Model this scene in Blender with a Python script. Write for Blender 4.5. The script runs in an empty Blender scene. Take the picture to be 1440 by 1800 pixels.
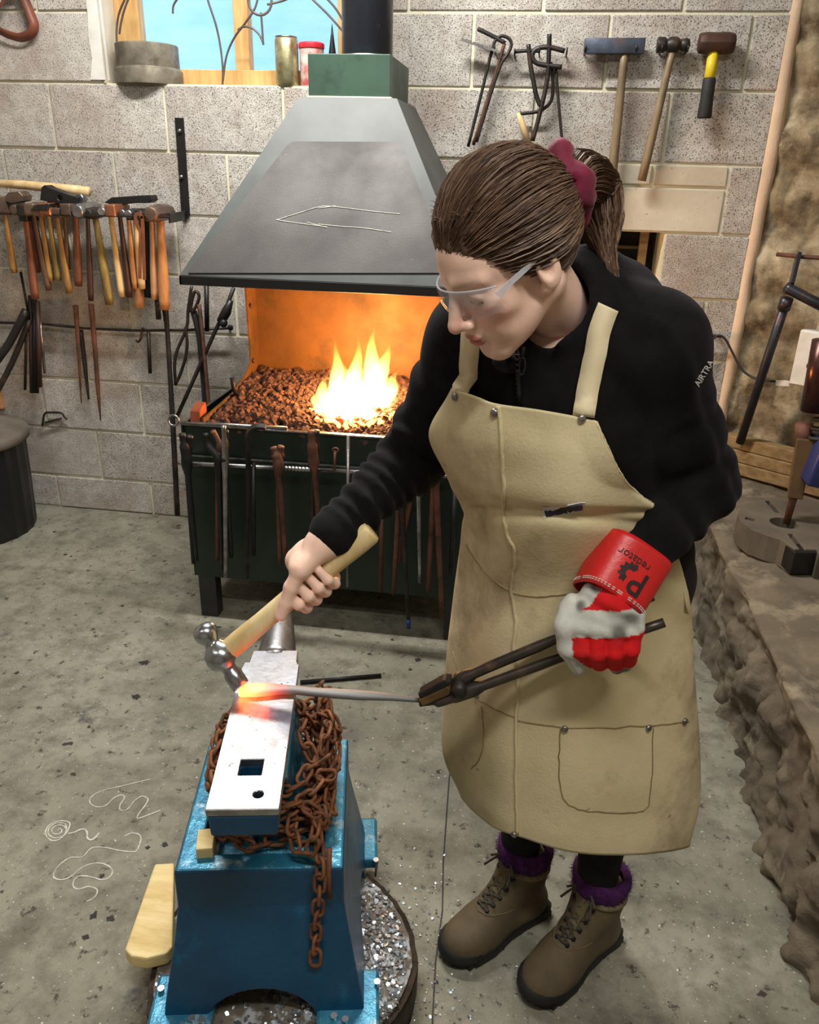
import bpy, bmesh, math, random
import numpy as np
from mathutils import Vector, Matrix, noise, Quaternion
random.seed(7); np.random.seed(7)
SC = bpy.context.scene
COL = SC.collection
PI = math.pi
# ---------------------------------------------------------------- camera, world, exposure
F, PITCH, YAW, ROLL, CAM = 1399.2, .4111, -.1363, .0259, np.array([0., -3.111, 1.483])
fw = np.array([math.sin(YAW)*math.cos(PITCH), math.cos(YAW)*math.cos(PITCH), -math.sin(PITCH)])
rt0 = np.array([math.cos(YAW), -math.sin(YAW), 0.]); up0 = np.cross(rt0, fw)
rt = math.cos(ROLL)*rt0+math.sin(ROLL)*up0; up = -math.sin(ROLL)*rt0+math.cos(ROLL)*up0
cd = bpy.data.cameras.new('camera'); cam = bpy.data.objects.new('camera', cd); COL.objects.link(cam)
cd.sensor_fit = 'HORIZONTAL'; cd.sensor_width = 36; cd.lens = 36*F/1440; cd.clip_start = .05
cam.matrix_world = Matrix(((rt[0], up[0], -fw[0], CAM[0]), (rt[1], up[1], -fw[1], CAM[1]), (rt[2], up[2], -fw[2], CAM[2]), (0, 0, 0, 1)))
SC.camera = cam
vs = SC.view_settings
vs.view_transform = 'Standard'; vs.look = 'None'; vs.gamma = 1; vs.use_curve_mapping = False
vs.exposure = 0.26
w = bpy.data.worlds.new('world'); SC.world = w; w.use_nodes = True
w.node_tree.nodes['Background'].inputs[0].default_value = (.62, .78, 1, 1)
w.node_tree.nodes['Background'].inputs[1].default_value = 2.0
SC.cycles.max_bounces = 6; SC.cycles.transparent_max_bounces = 12
LAMPS = [(-.75, -.85, 60, 1.2), (.35, -3.0, 30, 1.2), (-1.6, -3.4, 6, 1.2)]   # x, y, watts, length of the ceiling battens
LAMPC = (1, .97, .92)
CEIL = 2.85

def W(px, py, x=None, y=None, z=None):
    """point of the place seen at a photograph pixel, on the plane x=, y= or z="""
    d = fw*F+rt*(px-720)+up*(900-py)
    i, v = (0, x) if x is not None else (1, y) if y is not None else (2, z)
    return CAM+d*((v-CAM[i])/d[i])
def WV(*a, **k): return Vector(W(*a, **k))

# ---------------------------------------------------------------- helpers
class MB:
    def __init__(s): s.v = []; s.f = []
    def add(s, v, f):
        n = len(s.v); s.v += [tuple(p) for p in v]; s.f += [tuple(i+n for i in q) for q in f]; return s
    def box(s, c, size, rot=None, taper=1.0):
        hx, hy, hz = [q/2 for q in size]; c = Vector(c); v = []
        for z in (-1, 1):
            t = taper if z > 0 else 1
            for x, y in ((-1, -1), (1, -1), (1, 1), (-1, 1)):
                p = Vector((x*hx*t, y*hy*t, z*hz))
                if rot is not None: p = rot @ p
                v.append(p+c)
        return s.add(v, [(3, 2, 1, 0), (4, 5, 6, 7), (0, 1, 5, 4), (1, 2, 6, 5), (2, 3, 7, 6), (3, 0, 4, 7)])
    def bar(s, a, b, w_, h_, upv=(0, 0, 1)):
        a, b = Vector(a), Vector(b); d = (b-a); L = d.length; d.normalize()
        x = Vector(upv).cross(d)
        if x.length < 1e-4: x = Vector((1, 0, 0)).cross(d)
        x.normalize(); y = d.cross(x)
        return s.box((a+b)/2, (w_, h_, L), Matrix((x, y, d)).transposed())
    def tube(s, pts, r, n=8, caps=True, prof=None, closed=False, upv=None):
        P = [Vector(p) for p in pts]; m = len(P)
        R = list(r) if hasattr(r, '__len__') else [r]*m
        if prof is None: prof = [(math.cos(2*PI*k/n), math.sin(2*PI*k/n)) for k in range(n)]
        n = len(prof); T = []
        for i in range(m):
            a = P[(i-1) % m] if (closed or i > 0) else P[i]; b = P[(i+1) % m] if (closed or i < m-1) else P[i]
            t = b-a; T.append(t.normalized() if t.length > 1e-9 else Vector((0, 0, 1)))
        u = Vector(upv) if upv is not None else (Vector((0, 0, 1)) if abs(T[0].z) < .9 else Vector((1, 0, 0)))
        u = (u-T[0]*u.dot(T[0])).normalized(); v = []
        for i in range(m):
            u = (u-T[i]*u.dot(T[i])); u = u.normalized() if u.length > 1e-6 else T[i].orthogonal().normalized()
            b = T[i].cross(u)
            v += [P[i]+(u*c+b*d_)*R[i] for c, d_ in prof]
        f = []
        for i in range(m if closed else m-1):
            j = (i+1) % m
            f += [(i*n+k, i*n+(k+1) % n, j*n+(k+1) % n, j*n+k) for k in range(n)]
        if caps and not closed: f += [tuple(range(n-1, -1, -1)), tuple((m-1)*n+k for k in range(n))]
        return s.add(v, f)
    def lathe(s, prof, n=24, mat=None, caps=True):
        v = []; m = len(prof)
        for r, z in prof:
            for k in range(n):
                a = 2*PI*k/n; p = Vector((r*math.cos(a), r*math.sin(a), z)); v.append(mat @ p if mat is not None else p)
        f = [(i*n+k, i*n+(k+1) % n, (i+1)*n+(k+1) % n, (i+1)*n+k) for i in range(m-1) for k in range(n)]
        if caps: f += [tuple(range(n-1, -1, -1)), tuple((m-1)*n+k for k in range(n))]
        return s.add(v, f)
    def loft(s, loops, caps=True):
        n = len(loops[0]); m = len(loops); v = [p for l in loops for p in l]
        f = [(i*n+k, i*n+(k+1) % n, (i+1)*n+(k+1) % n, (i+1)*n+k) for i in range(m-1) for k in range(n)]
        if caps: f += [tuple(range(n-1, -1, -1)), tuple((m-1)*n+k for k in range(n))]
        return s.add(v, f)
    def prism(s, poly, off):
        n = len(poly); off = Vector(off); v = [Vector(p) for p in poly]+[Vector(p)+off for p in poly]
        return s.add(v, [tuple(range(n-1, -1, -1)), tuple(range(n, 2*n))]+[(k, (k+1) % n, n+(k+1) % n, n+k) for k in range(n)])
    def ball(s, c, r, n=10, m=6):
        c = Vector(c); r = Vector(r) if hasattr(r, '__len__') else Vector((r, r, r)); v = [c+Vector((0, 0, -r.z))]
        for i in range(1, m):
            t = -PI/2+PI*i/m
            v += [c+Vector((r.x*math.cos(t)*math.cos(2*PI*k/n), r.y*math.cos(t)*math.sin(2*PI*k/n), r.z*math.sin(t))) for k in range(n)]
        v.append(c+Vector((0, 0, r.z))); L = len(v)-1
        f = [(0, 1+(k+1) % n, 1+k) for k in range(n)]
        for i in range(m-2): f += [(1+i*n+k, 1+i*n+(k+1) % n, 1+(i+1)*n+(k+1) % n, 1+(i+1)*n+k) for k in range(n)]
        f += [(L, 1+(m-2)*n+k, 1+(m-2)*n+(k+1) % n) for k in range(n)]
        return s.add(v, f)

def obj(name, mb, mat, parent=None, bev=0, smooth=False, sub=0, solid=0, loc=None, fix=False, seg=2):
    me = bpy.data.meshes.new(name)
    if isinstance(mb, MB): me.from_pydata([tuple(p) for p in mb.v], [], mb.f)
    else: me.from_pydata(*mb)
    me.update()
    if fix:
        bm = bmesh.new(); bm.from_mesh(me); bmesh.ops.recalc_face_normals(bm, faces=bm.faces); bm.to_mesh(me); bm.free()
    o = bpy.data.objects.new(name, me); COL.objects.link(o)
    for m_ in (mat if isinstance(mat, (list, tuple)) else [mat]): me.materials.append(M[m_] if isinstance(m_, str) else m_)
    if smooth:
        me.polygons.foreach_set('use_smooth', [True]*len(me.polygons))
    if solid:
        q = o.modifiers.new('s', 'SOLIDIFY'); q.thickness = solid; q.offset = 0
    if bev:
        q = o.modifiers.new('b', 'BEVEL'); q.width = bev; q.segments = seg; q.limit_method = 'ANGLE'; q.angle_limit = .6
        if smooth is None: me.polygons.foreach_set('use_smooth', [True]*len(me.polygons))
    if sub:
        q = o.modifiers.new('u', 'SUBSURF'); q.levels = sub; q.render_levels = sub
    if parent is not None:
        o.parent = parent
        if not parent.get('_local'): o.matrix_parent_inverse = root_inv(parent)
    if loc is not None: o.location = loc
    return o
def root_inv(p):
    m = Matrix.Identity(4); q = p
    ch = []
    while q is not None: ch.append(q); q = q.parent
    for q in reversed(ch): m = m @ (q.matrix_parent_inverse @ q.matrix_basis if q.parent else q.matrix_basis)
    return m.inverted()
def tag(o, label, cat, group=None, kind=None):
    if label: o['label'] = label
    if cat: o['category'] = cat
    if group: o['group'] = group
    if kind: o['kind'] = kind
    return o
def thing(name, label, cat, loc=(0, 0, 0), group=None, rot=None, local=False):
    o = bpy.data.objects.new(name, None); COL.objects.link(o); o.empty_display_size = .05
    o.location = loc
    if rot is not None: o.rotation_euler = rot
    if local: o['_local'] = 1
    return tag(o, label, cat, group)
def struct(o): o['kind'] = 'structure'; return o

# ---------------------------------------------------------------- materials
M = {}
def S(c):
    f = lambda x: x/12.92 if x <= .04045 else ((x+.055)/1.055)**2.4
    return tuple(f(x/255.) for x in c)+(1,)
def nd(t, ty, **k):
    n = t.nodes.new(ty)
    for a, b in k.items():
        if a in n.inputs: n.inputs[a].default_value = b
        else: setattr(n, a, b)
    return n
def pm(name, c1, c2=None, scale=8, rough=.6, metal=0, bump=.2, bscale=None, spots=None, sscale=60, sthr=.62, rand=0, stretch=None, spec=.5, detail=6, rrange=.1, coat=0, contrast=(.35, .65), world=False, blot=None):
    """general procedural material: two noise mixed colours (sRGB), optional specks, blotches, bump and per-object brightness"""
    m = bpy.data.materials.new(name); m.use_nodes = True; t = m.node_tree; b = t.nodes['Principled BSDF']; L = t.links.new
    tc = nd(t, 'ShaderNodeTexCoord'); src = tc.outputs['Object']
    if world: src = nd(t, 'ShaderNodeNewGeometry').outputs['Position']
    mp = nd(t, 'ShaderNodeMapping'); L(src, mp.inputs[0])
    if stretch: mp.inputs['Scale'].default_value = stretch
    info = nd(t, 'ShaderNodeObjectInfo')
    if not world:
        vm = nd(t, 'ShaderNodeVectorMath', operation='SCALE'); cx = nd(t, 'ShaderNodeCombineXYZ')
        for i in range(3): L(info.outputs['Random'], cx.inputs[i])
        L(cx.outputs[0], vm.inputs[0]); vm.inputs['Scale'].default_value = 37.
        L(vm.outputs[0], mp.inputs['Location'])
    n1 = nd(t, 'ShaderNodeTexNoise', Scale=scale, Detail=detail, Roughness=.6); L(mp.outputs[0], n1.inputs['Vector'])
    r1 = nd(t, 'ShaderNodeMapRange'); r1.inputs[1].default_value, r1.inputs[2].default_value = contrast; L(n1.outputs[0], r1.inputs[0])
    mx = nd(t, 'ShaderNodeMix', data_type='RGBA'); mx.inputs[6].default_value = S(c1); mx.inputs[7].default_value = S(c2 or c1); L(r1.outputs[0], mx.inputs[0])
    col = mx.outputs[2]
    if blot:
        bc, bs, lo, hi = blot
        nb = nd(t, 'ShaderNodeTexNoise', Scale=bs, Detail=8., Roughness=.65); L(mp.outputs[0], nb.inputs['Vector'])
        rb = nd(t, 'ShaderNodeMapRange'); rb.inputs[1].default_value = lo; rb.inputs[2].default_value = hi; L(nb.outputs[0], rb.inputs[0])
        m3 = nd(t, 'ShaderNodeMix', data_type='RGBA'); L(rb.outputs[0], m3.inputs[0]); L(col, m3.inputs[6]); m3.inputs[7].default_value = S(bc); col = m3.outputs[2]
    sp = None
    if spots:
        ns = nd(t, 'ShaderNodeTexNoise', Scale=sscale, Detail=3., Roughness=.6); L(mp.outputs[0], ns.inputs['Vector'])
        sp = nd(t, 'ShaderNodeMapRange'); sp.inputs[1].default_value = sthr; sp.inputs[2].default_value = sthr+.06; L(ns.outputs[0], sp.inputs[0])
        m2 = nd(t, 'ShaderNodeMix', data_type='RGBA'); L(sp.outputs[0], m2.inputs[0]); L(col, m2.inputs[6]); m2.inputs[7].default_value = S(spots); col = m2.outputs[2]
    if rand:
        hs = nd(t, 'ShaderNodeHueSaturation'); rr = nd(t, 'ShaderNodeMapRange'); L(info.outputs['Random'], rr.inputs[0]); rr.inputs[3].default_value = 1-rand; rr.inputs[4].default_value = 1+rand
        L(rr.outputs[0], hs.inputs['Value']); L(col, hs.inputs['Color']); col = hs.outputs[0]
    L(col, b.inputs['Base Color'])
    rg = nd(t, 'ShaderNodeMapRange'); L(n1.outputs[0], rg.inputs[0]); rg.inputs[1].default_value = .3; rg.inputs[2].default_value = .7; rg.inputs[3].default_value = rough-rrange; rg.inputs[4].default_value = min(1, rough+rrange); L(rg.outputs[0], b.inputs['Roughness'])
    b.inputs['Metallic'].default_value = metal; b.inputs['Specular IOR Level'].default_value = spec
    if coat: b.inputs['Coat Weight'].default_value = coat; b.inputs['Coat Roughness'].default_value = .25
    if bump:
        nb2 = nd(t, 'ShaderNodeTexNoise', Scale=bscale or scale*5, Detail=5., Roughness=.65); L(mp.outputs[0], nb2.inputs['Vector'])
        h = nb2.outputs[0]
        if sp:
            mt = nd(t, 'ShaderNodeMath', operation='SUBTRACT'); L(h, mt.inputs[0]); L(sp.outputs[0], mt.inputs[1]); h = mt.outputs[0]
        bp = nd(t, 'ShaderNodeBump', Strength=bump, Distance=.004); L(h, bp.inputs['Height']); L(bp.outputs[0], b.inputs['Normal'])
    M[name] = m; return m
def colour_attr_mat(name, rough=.6, bump=.1, bscale=200, spec=.4, sss=0, sheen=0, vary=.12, vscale=30):
    """colour comes from the mesh's own colour attribute 'tint' (skin, dyed cloth, leather zones)"""
    m = bpy.data.materials.new(name); m.use_nodes = True; t = m.node_tree; b = t.nodes['Principled BSDF']; L = t.links.new
    a = nd(t, 'ShaderNodeAttribute', attribute_name='tint'); tc = nd(t, 'ShaderNodeTexCoord')
    n1 = nd(t, 'ShaderNodeTexNoise', Scale=vscale, Detail=5.); L(tc.outputs['Object'], n1.inputs['Vector'])
    hs = nd(t, 'ShaderNodeHueSaturation'); rr = nd(t, 'ShaderNodeMapRange'); L(n1.outputs[0], rr.inputs[0]); rr.inputs[1].default_value = .3; rr.inputs[2].default_value = .7; rr.inputs[3].default_value = 1-vary; rr.inputs[4].default_value = 1+vary
    L(rr.outputs[0], hs.inputs['Value']); L(a.outputs['Color'], hs.inputs['Color']); L(hs.outputs[0], b.inputs['Base Color'])
    b.inputs['Roughness'].default_value = rough; b.inputs['Specular IOR Level'].default_value = spec
    if sss: b.inputs['Subsurface Weight'].default_value = sss; b.inputs['Subsurface Radius'].default_value = (.012, .004, .002); b.inputs['Subsurface Scale'].default_value = 1
    if sheen: b.inputs['Sheen Weight'].default_value = sheen; b.inputs['Sheen Roughness'].default_value = .4
    nb = nd(t, 'ShaderNodeTexNoise', Scale=bscale, Detail=4.); L(tc.outputs['Object'], nb.inputs['Vector'])
    bp = nd(t, 'ShaderNodeBump', Strength=bump, Distance=.002); L(nb.outputs[0], bp.inputs['Height']); L(bp.outputs[0], b.inputs['Normal'])
    M[name] = m; return m
def tint(o, cols):
    a = o.data.color_attributes.new('tint', 'FLOAT_COLOR', 'POINT')
    c = np.ones((len(o.data.vertices), 4), np.float32); c[:, :3] = cols; a.data.foreach_set('color', c.ravel())
def emis(name, col, st):
    m = bpy.data.materials.new(name); m.use_nodes = True; t = m.node_tree; b = t.nodes['Principled BSDF']
    b.inputs['Base Color'].default_value = S(col); b.inputs['Emission Color'].default_value = S(col); b.inputs['Emission Strength'].default_value = st; M[name] = m
pm('block', (206, 202, 194), (172, 166, 158), 26, .95, bump=.9, bscale=170, spots=(96, 92, 87), sscale=240, sthr=.585, rand=.06, blot=((160, 144, 132), 2.6, .48, .72), detail=9, contrast=(.3, .7))
pm('mortar', (222, 217, 196), (198, 194, 168), 6, .95, bump=.5, bscale=120)
pm('lintel', (204, 197, 180), (182, 172, 154), 5, .9, bump=.3, bscale=60, spots=(140, 132, 120), sscale=70, sthr=.68)
pm('plaster', (222, 196, 168), (196, 172, 146), 5, .9, bump=.4, bscale=50)
pm('stone', (150, 136, 108), (88, 76, 58), 13, .95, bump=1, bscale=45, world=True, blot=((178, 166, 140), 7, .50, .66), spots=(212, 206, 190), sscale=30, sthr=.69, detail=10)
pm('ledge_stone', (112, 101, 84), (78, 70, 58), 5, .95, bump=.7, bscale=60, world=True, blot=((138, 128, 108), 8, .52, .68))
pm('white_paint', (226, 224, 218), (200, 198, 190), 10, .6, bump=.1)
pm('ceiling', (216, 212, 204), (200, 196, 188), 3, .9)
pm('wood_frame', (206, 166, 108), (180, 136, 80), 5, .6, bump=.1, stretch=(8, 8, 1.2))
pm('pine', (222, 204, 158), (198, 172, 116), 4, .6, bump=.1, stretch=(7, 7, 1))
pm('pine_block', (226, 206, 150), (206, 180, 118), 5, .65, bump=.1, stretch=(2, 9, 9), blot=((170, 150, 110), 6, .6, .75))
pm('beam', (150, 126, 86), (116, 94, 60), 5, .75, bump=.2, stretch=(1.5, 8, 8))
pm('black_paint', (38, 38, 40), (28, 28, 30), 6, .38, bump=.05)
pm('flue_black', (30, 33, 42), (22, 24, 30), 5, .28, bump=.06, blot=((90, 96, 108), 9, .62, .8))
pm('green_paint', (18, 40, 28), (12, 29, 21), 4, .42, bump=.08, blot=((44, 58, 46), 14, .70, .8), spots=(120, 130, 110), sscale=90, sthr=.76)
pm('flue_green', (66, 92, 78), (42, 66, 54), 4, .45, bump=.08, blot=((40, 60, 50), 8, .55, .75))
pm('iron', (62, 58, 56), (40, 37, 36), 14, .5, .6, bump=.15, blot=((104, 72, 52), 18, .55, .75))
pm('dark_iron', (48, 47, 48), (32, 31, 32), 14, .45, .5, bump=.12)
pm('rust_iron', (112, 72, 54), (66, 46, 40), 16, .7, .3, bump=.25)
pm('steel', (176, 176, 178), (120, 120, 122), 20, .32, .95, bump=.08, blot=((90, 80, 72), 25, .6, .75))
pm('bright_steel', (215, 214, 214), (168, 167, 168), 24, .3, 1, bump=.05)
pm('rope_rust', (142, 90, 54), (88, 58, 40), 30, .8, .2, bump=.35)
pm('plastic_black', (22, 23, 25), (14, 14, 16), 6, .45, bump=.05)
pm('bin_lid', (112, 106, 96), (88, 82, 74), 6, .8, bump=.15)
pm('bark', (74, 58, 44), (38, 30, 24), 10, .95, bump=1, bscale=30, stretch=(3, 3, .5))
pm('blue_paint', (14, 74, 108), (10, 54, 84), 5, .34, bump=.35, bscale=90, blot=((30, 110, 150), 12, .6, .8))
pm('blue_worn', (60, 138, 168), (26, 96, 128), 12, .3, .35, bump=.4, bscale=60, blot=((176, 196, 204), 20, .55, .72))
# ================================================================ THE SETTING
def floor_mat():
    m = bpy.data.materials.new('floor_concrete'); m.use_nodes = True; t = m.node_tree; b = t.nodes['Principled BSDF']; L = t.links.new
    g = nd(t, 'ShaderNodeNewGeometry').outputs['Position']
    def N(sc, det=6., ro=.6, off=0, dist=0):
        mp = nd(t, 'ShaderNodeMapping'); mp.inputs['Location'].default_value = (off, off*.7, 0); L(g, mp.inputs[0])
        n = nd(t, 'ShaderNodeTexNoise', Scale=sc, Detail=det, Roughness=ro, Distortion=dist); L(mp.outputs[0], n.inputs['Vector']); return n.outputs[0]
    def RG(i, a, c):
        r = nd(t, 'ShaderNodeMapRange'); r.inputs[1].default_value = a; r.inputs[2].default_value = c; L(i, r.inputs[0]); return r.outputs[0]
    def MX(fac, c0, c1):
        x = nd(t, 'ShaderNodeMix', data_type='RGBA'); L(fac, x.inputs[0])
        if isinstance(c0, tuple): x.inputs[6].default_value = S(c0)
        else: L(c0, x.inputs[6])
        if isinstance(c1, tuple): x.inputs[7].default_value = S(c1)
        else: L(c1, x.inputs[7])
        return x.outputs[2]
    c = MX(RG(N(2.2, 8), .35, .65), (122, 120, 104), (146, 144, 128))
    c = MX(RG(N(11, 8, .7, 3), .45, .7), c, (94, 91, 78))
    c = MX(RG(N(5.5, 8, .7, 13), .54, .70), c, (98, 96, 84))
    c = MX(RG(N(1.1, 6, .6, 9), .56, .72), c, (98, 97, 89))          # large damp looking patches
    c = MX(RG(N(3.4, 6, .7, 21), .62, .70), c, (74, 75, 74))            # dark cement repairs
    c = MX(RG(N(30, 6, .7, 5), .58, .66), c, (62, 58, 52))              # pits and droppings
    c = MX(RG(N(17, 3, .5, 31), .70, .73), c, (52, 50, 46))
    c = MX(RG(N(120, 3, .6, 1), .66, .72), c, (214, 214, 206))          # bright specks of scale
    L(c, b.inputs['Base Color']); b.inputs['Roughness'].default_value = .78
    bp = nd(t, 'ShaderNodeBump', Strength=.5, Distance=.006)
    ad = nd(t, 'ShaderNodeMath', operation='ADD'); L(N(60, 6, .7), ad.inputs[0]); L(N(9, 5, .6, 4), ad.inputs[1]); L(ad.outputs[0], bp.inputs['Height']); L(bp.outputs[0], b.inputs['Normal'])
    M['floor'] = m
floor_mat()
fb = MB(); fb.box((-.35, -2.2, -.03), (5.4, 5.6, .06))
floor = struct(obj('floor', fb, 'floor')); floor['label'] = 'stained grey concrete workshop floor'
pm('chalk', (206, 206, 198), (160, 158, 148), 40, .95, bump=.2)
pm('tar', (46, 42, 40), (30, 28, 27), 20, .7, bump=.2)
def chalk(pix, wd=.003):
    P = [WV(a, b_, z=0.0) for a, b_ in pix]; Q = []
    for i in range(len(P)-1):                                   # Catmull-Rom
        p0, p1, p2, p3 = P[max(i-1, 0)], P[i], P[i+1], P[min(i+2, len(P)-1)]
        for k in range(6):
            s = k/6; Q.append(.5*((2*p1)+(p2-p0)*s+(2*p0-5*p1+4*p2-p3)*s*s+(3*p1-p0-3*p2+p3)*s**3))
    Q.append(P[-1]); b_ = MB()
    for q in Q: q.z = .0008
    b_.tube(Q, [wd*.5*(.8+.5*random.random()) for _ in Q], prof=[(.12, 1), (.12, -1), (-.12, -1), (-.12, 1)], upv=(0, 0, 1))
    return obj('chalk_line', b_, 'chalk', floor)
def cz(l): return [(x/4.5, 1300+y/4.5) for x, y in l]
chalk(cz([(1185, 315), (1000, 360), (800, 410), (720, 460), (715, 505), (770, 535), (840, 520), (900, 465), (960, 440), (985, 460), (950, 520), (955, 560), (1010, 550), (1060, 490), (1120, 450), (1170, 470), (1150, 520), (1100, 585), (1090, 625), (1180, 595), (1270, 560)]))
chalk(cz([(455, 720), (475, 705), (490, 725), (465, 748), (425, 745), (410, 715), (450, 680), (505, 685), (525, 720), (500, 765), (430, 780), (385, 750), (390, 700), (440, 665), (510, 665), (530, 710)]))
chalk(cz([(370, 770), (362, 725), (400, 670), (475, 645), (545, 655), (550, 690), (520, 745), (470, 790), (410, 800), (370, 770)]))
chalk(cz([(540, 745), (590, 735), (630, 715), (670, 712), (690, 740), (690, 775), (715, 795), (750, 780), (785, 740)]), .004)
chalk(cz([(985, 765), (1040, 742), (1095, 750), (1115, 780), (1105, 830), (1080, 880), (1050, 890), (950, 880), (830, 855), (740, 855), (700, 880), (650, 930), (560, 935), (480, 985), (430, 1050), (430, 1095), (490, 1110), (560, 1085), (640, 1020), (720, 985), (800, 980), (870, 1010), (890, 1050), (860, 1095), (800, 1110), (730, 1090), (640, 1080), (590, 1110), (580, 1160), (620, 1185), (700, 1165), (765, 1185), (765, 1225), (735, 1260), (690, 1280)]))
# saw-cut joint between the slabs
cj = MB(); pts = [W(q[0], q[1], z=0) for q in ((795, 1300), (790, 1370), (786, 1440), (781, 1520), (775, 1600), (768, 1690), (760, 1790))]
pts = [Vector((p[0]+random.uniform(-.004, .004), p[1], .0006)) for p in pts]+[Vector((-.02, -2.6, .0006)), Vector((0, -3.6, .0006))]
cj.tube(pts, [.0018]*len(pts), prof=[(.15, 1), (.15, -1), (-.15, -1), (-.15, 1)], upv=(0, 0, 1)); obj('floor_joint', cj, 'tar', floor)
# droppings of tar and coke dust trodden on the floor
for (a, b_), s in zip(((95, 935), (115, 975), (125, 978), (215, 1065), (30, 1183), (255, 1165), (240, 1225), (690, 1125), (735, 1160), (722, 1177), (165, 1610), (195, 1615), (150, 1648), (180, 1540), (290, 1485), (260, 1490), (640, 980), (650, 1150)),
                    (.012, .014, .01, .012, .012, .03, .024, .012, .02, .012, .016, .014, .014, .01, .014, .01, .012, .012)):
    p = W(a, b_, z=0); q = MB(); n = 14
    q.v = [(p[0]+s*.55*(.5+.9*random.random())*math.cos(2*PI*k/n), p[1]+s*.55*(.5+.9*random.random())*math.sin(2*PI*k/n), .0009) for k in range(n)]; q.f = [tuple(range(n))]
    obj('dark_stain', q, 'tar', floor)

# ---- back wall of concrete blocks
Z0, XL = 1.957, -1.8244
WX0, WX1, WZ0, WZ1 = -1.599, -.699, Z0-.225, Z0+.675                 # window opening
NX0, NX1, NZ0, NZ1 = .02, .470, Z0-.9, Z0-.675                       # niche
XE = .765; XW = -2.65
wb = MB()
def slab(x0, x1, z0, z1, y0=.006, y1=.2): wb.box(((x0+x1)/2, (y0+y1)/2, (z0+z1)/2), (x1-x0, y1-y0, z1-z0))
slab(XW, WX0, WZ0, CEIL); slab(WX1, XE, WZ0, CEIL); slab(WX0, WX1, WZ1, CEIL); slab(XW, XE, NZ1, WZ0); slab(XW, NX0, NZ0, NZ1); slab(NX1, XE, NZ0, NZ1); slab(XW, XE, 0, NZ0)
wall_back = struct(obj('wall_back', wb, 'mortar')); wall_back['label'] = 'back wall of pale grey concrete blocks with cream mortar'
def block(x0, x1, z0, z1, mat='block', name='block', j=.0055):
    b_ = MB(); dy = random.uniform(-.002, .0025)
    b_.box(((x0+x1)/2, .01+dy, (z0+z1)/2), (x1-x0-2*j, .022, z1-z0-2*j))
    for i, p in enumerate(b_.v): b_.v[i] = (p[0]+random.uniform(-.0015, .0015), p[1], p[2]+random.uniform(-.0015, .0015))
    c = Vector(((x0+x1)/2, 0, (z0+z1)/2)); b_.v = [tuple(Vector(p)-c) for p in b_.v]
    o = obj(name, b_, mat, wall_back, bev=.003); o.location = c; return o
for k in range(-4, 9):
    zt = Z0-.225*k; zb = zt-.225
    if k == 8: zb = 0
    zt = min(zt, CEIL)
    x = XL+(0 if k % 2 else .225)-.45*6
    while x < XE:
        a, c = max(x, XW), min(x+.45, XE); x += .45
        if c-a < .03: continue
        segs = [(a, c)]
        if zt > WZ0+.01 and zb < WZ1-.01: segs = [(p, q) for p, q in ((a, min(c, WX0)), (max(a, WX1), c)) if q-p > .03]
        if k == 3: segs = [(p, q) for p, q in ((a, min(c, NX0)), (max(a, NX1), c)) if q-p > .03]
        if k == 2: segs = [(p, q) for p, q in ((a, min(c, -.13)), (max(a, .655), c)) if q-p > .03]
        for p, q in segs: block(p, q, zb, zt)
zt = Z0-.45
for p, q in ((-.13, .13), (.13, .40), (.40, .655)): block(p, q, zt-.073, zt, 'lintel', 'coping_slab')
block(-.13, .655, zt-.225, zt-.073, 'lintel', 'lintel')
# niche lining: dark cupboard boards inside
pm('niche_dark', (52, 42, 34), (34, 28, 24), 8, .8)
nb = MB(); nb.box(((NX0+NX1)/2, .30, (NZ0+NZ1)/2), (NX1-NX0+.04, .02, .3)); nb.box((NX0-.01, .2, (NZ0+NZ1)/2), (.02, .2, .3)); nb.box((NX1+.01, .25, (NZ0+NZ1)/2), (.02, .1, .3)); nb.box(((NX0+NX1)/2, .25, NZ0-.01), (NX1-NX0, .1, .02)); nb.box(((NX0+NX1)/2, .25, NZ1+.01), (NX1-NX0, .1, .02))
obj('niche_lining', nb, 'niche_dark', wall_back)
nb = MB(); nb.box((NX1-.055, .12, (NZ0+NZ1)/2), (.03, .03, .22)); obj('niche_post', nb, 'beam', wall_back, bev=.002)
nb = MB(); nb.box((.25, .27, NZ0+.09), (.4, .02, .012)); nb.box((.25, .27, NZ0+.15), (.4, .02, .012)); obj('niche_board', nb, 'beam', wall_back, bev=.002)
# render fillet where the block wall meets the old stone
fp = MB(); n = 26
for i in range(n):
    z = CEIL*i/(n-1); e = random.uniform(-.006, .006)
    fp.v += [(XE-.008+e*.5, .003, z), (XE+.002, -.006, z), (XE+.022+e, -.008, z), (XE+.036+e, .004, z), (XE+.03, .1, z)]
fp.f = [(i*5+k, i*5+k+1, (i+1)*5+k+1, (i+1)*5+k) for i in range(n-1) for k in range(4)]
tr = struct(obj('trim_1', fp, 'plaster', smooth=True, fix=True)); tr['label'] = 'strip of pinkish plaster in the corner by the block wall'
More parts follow.
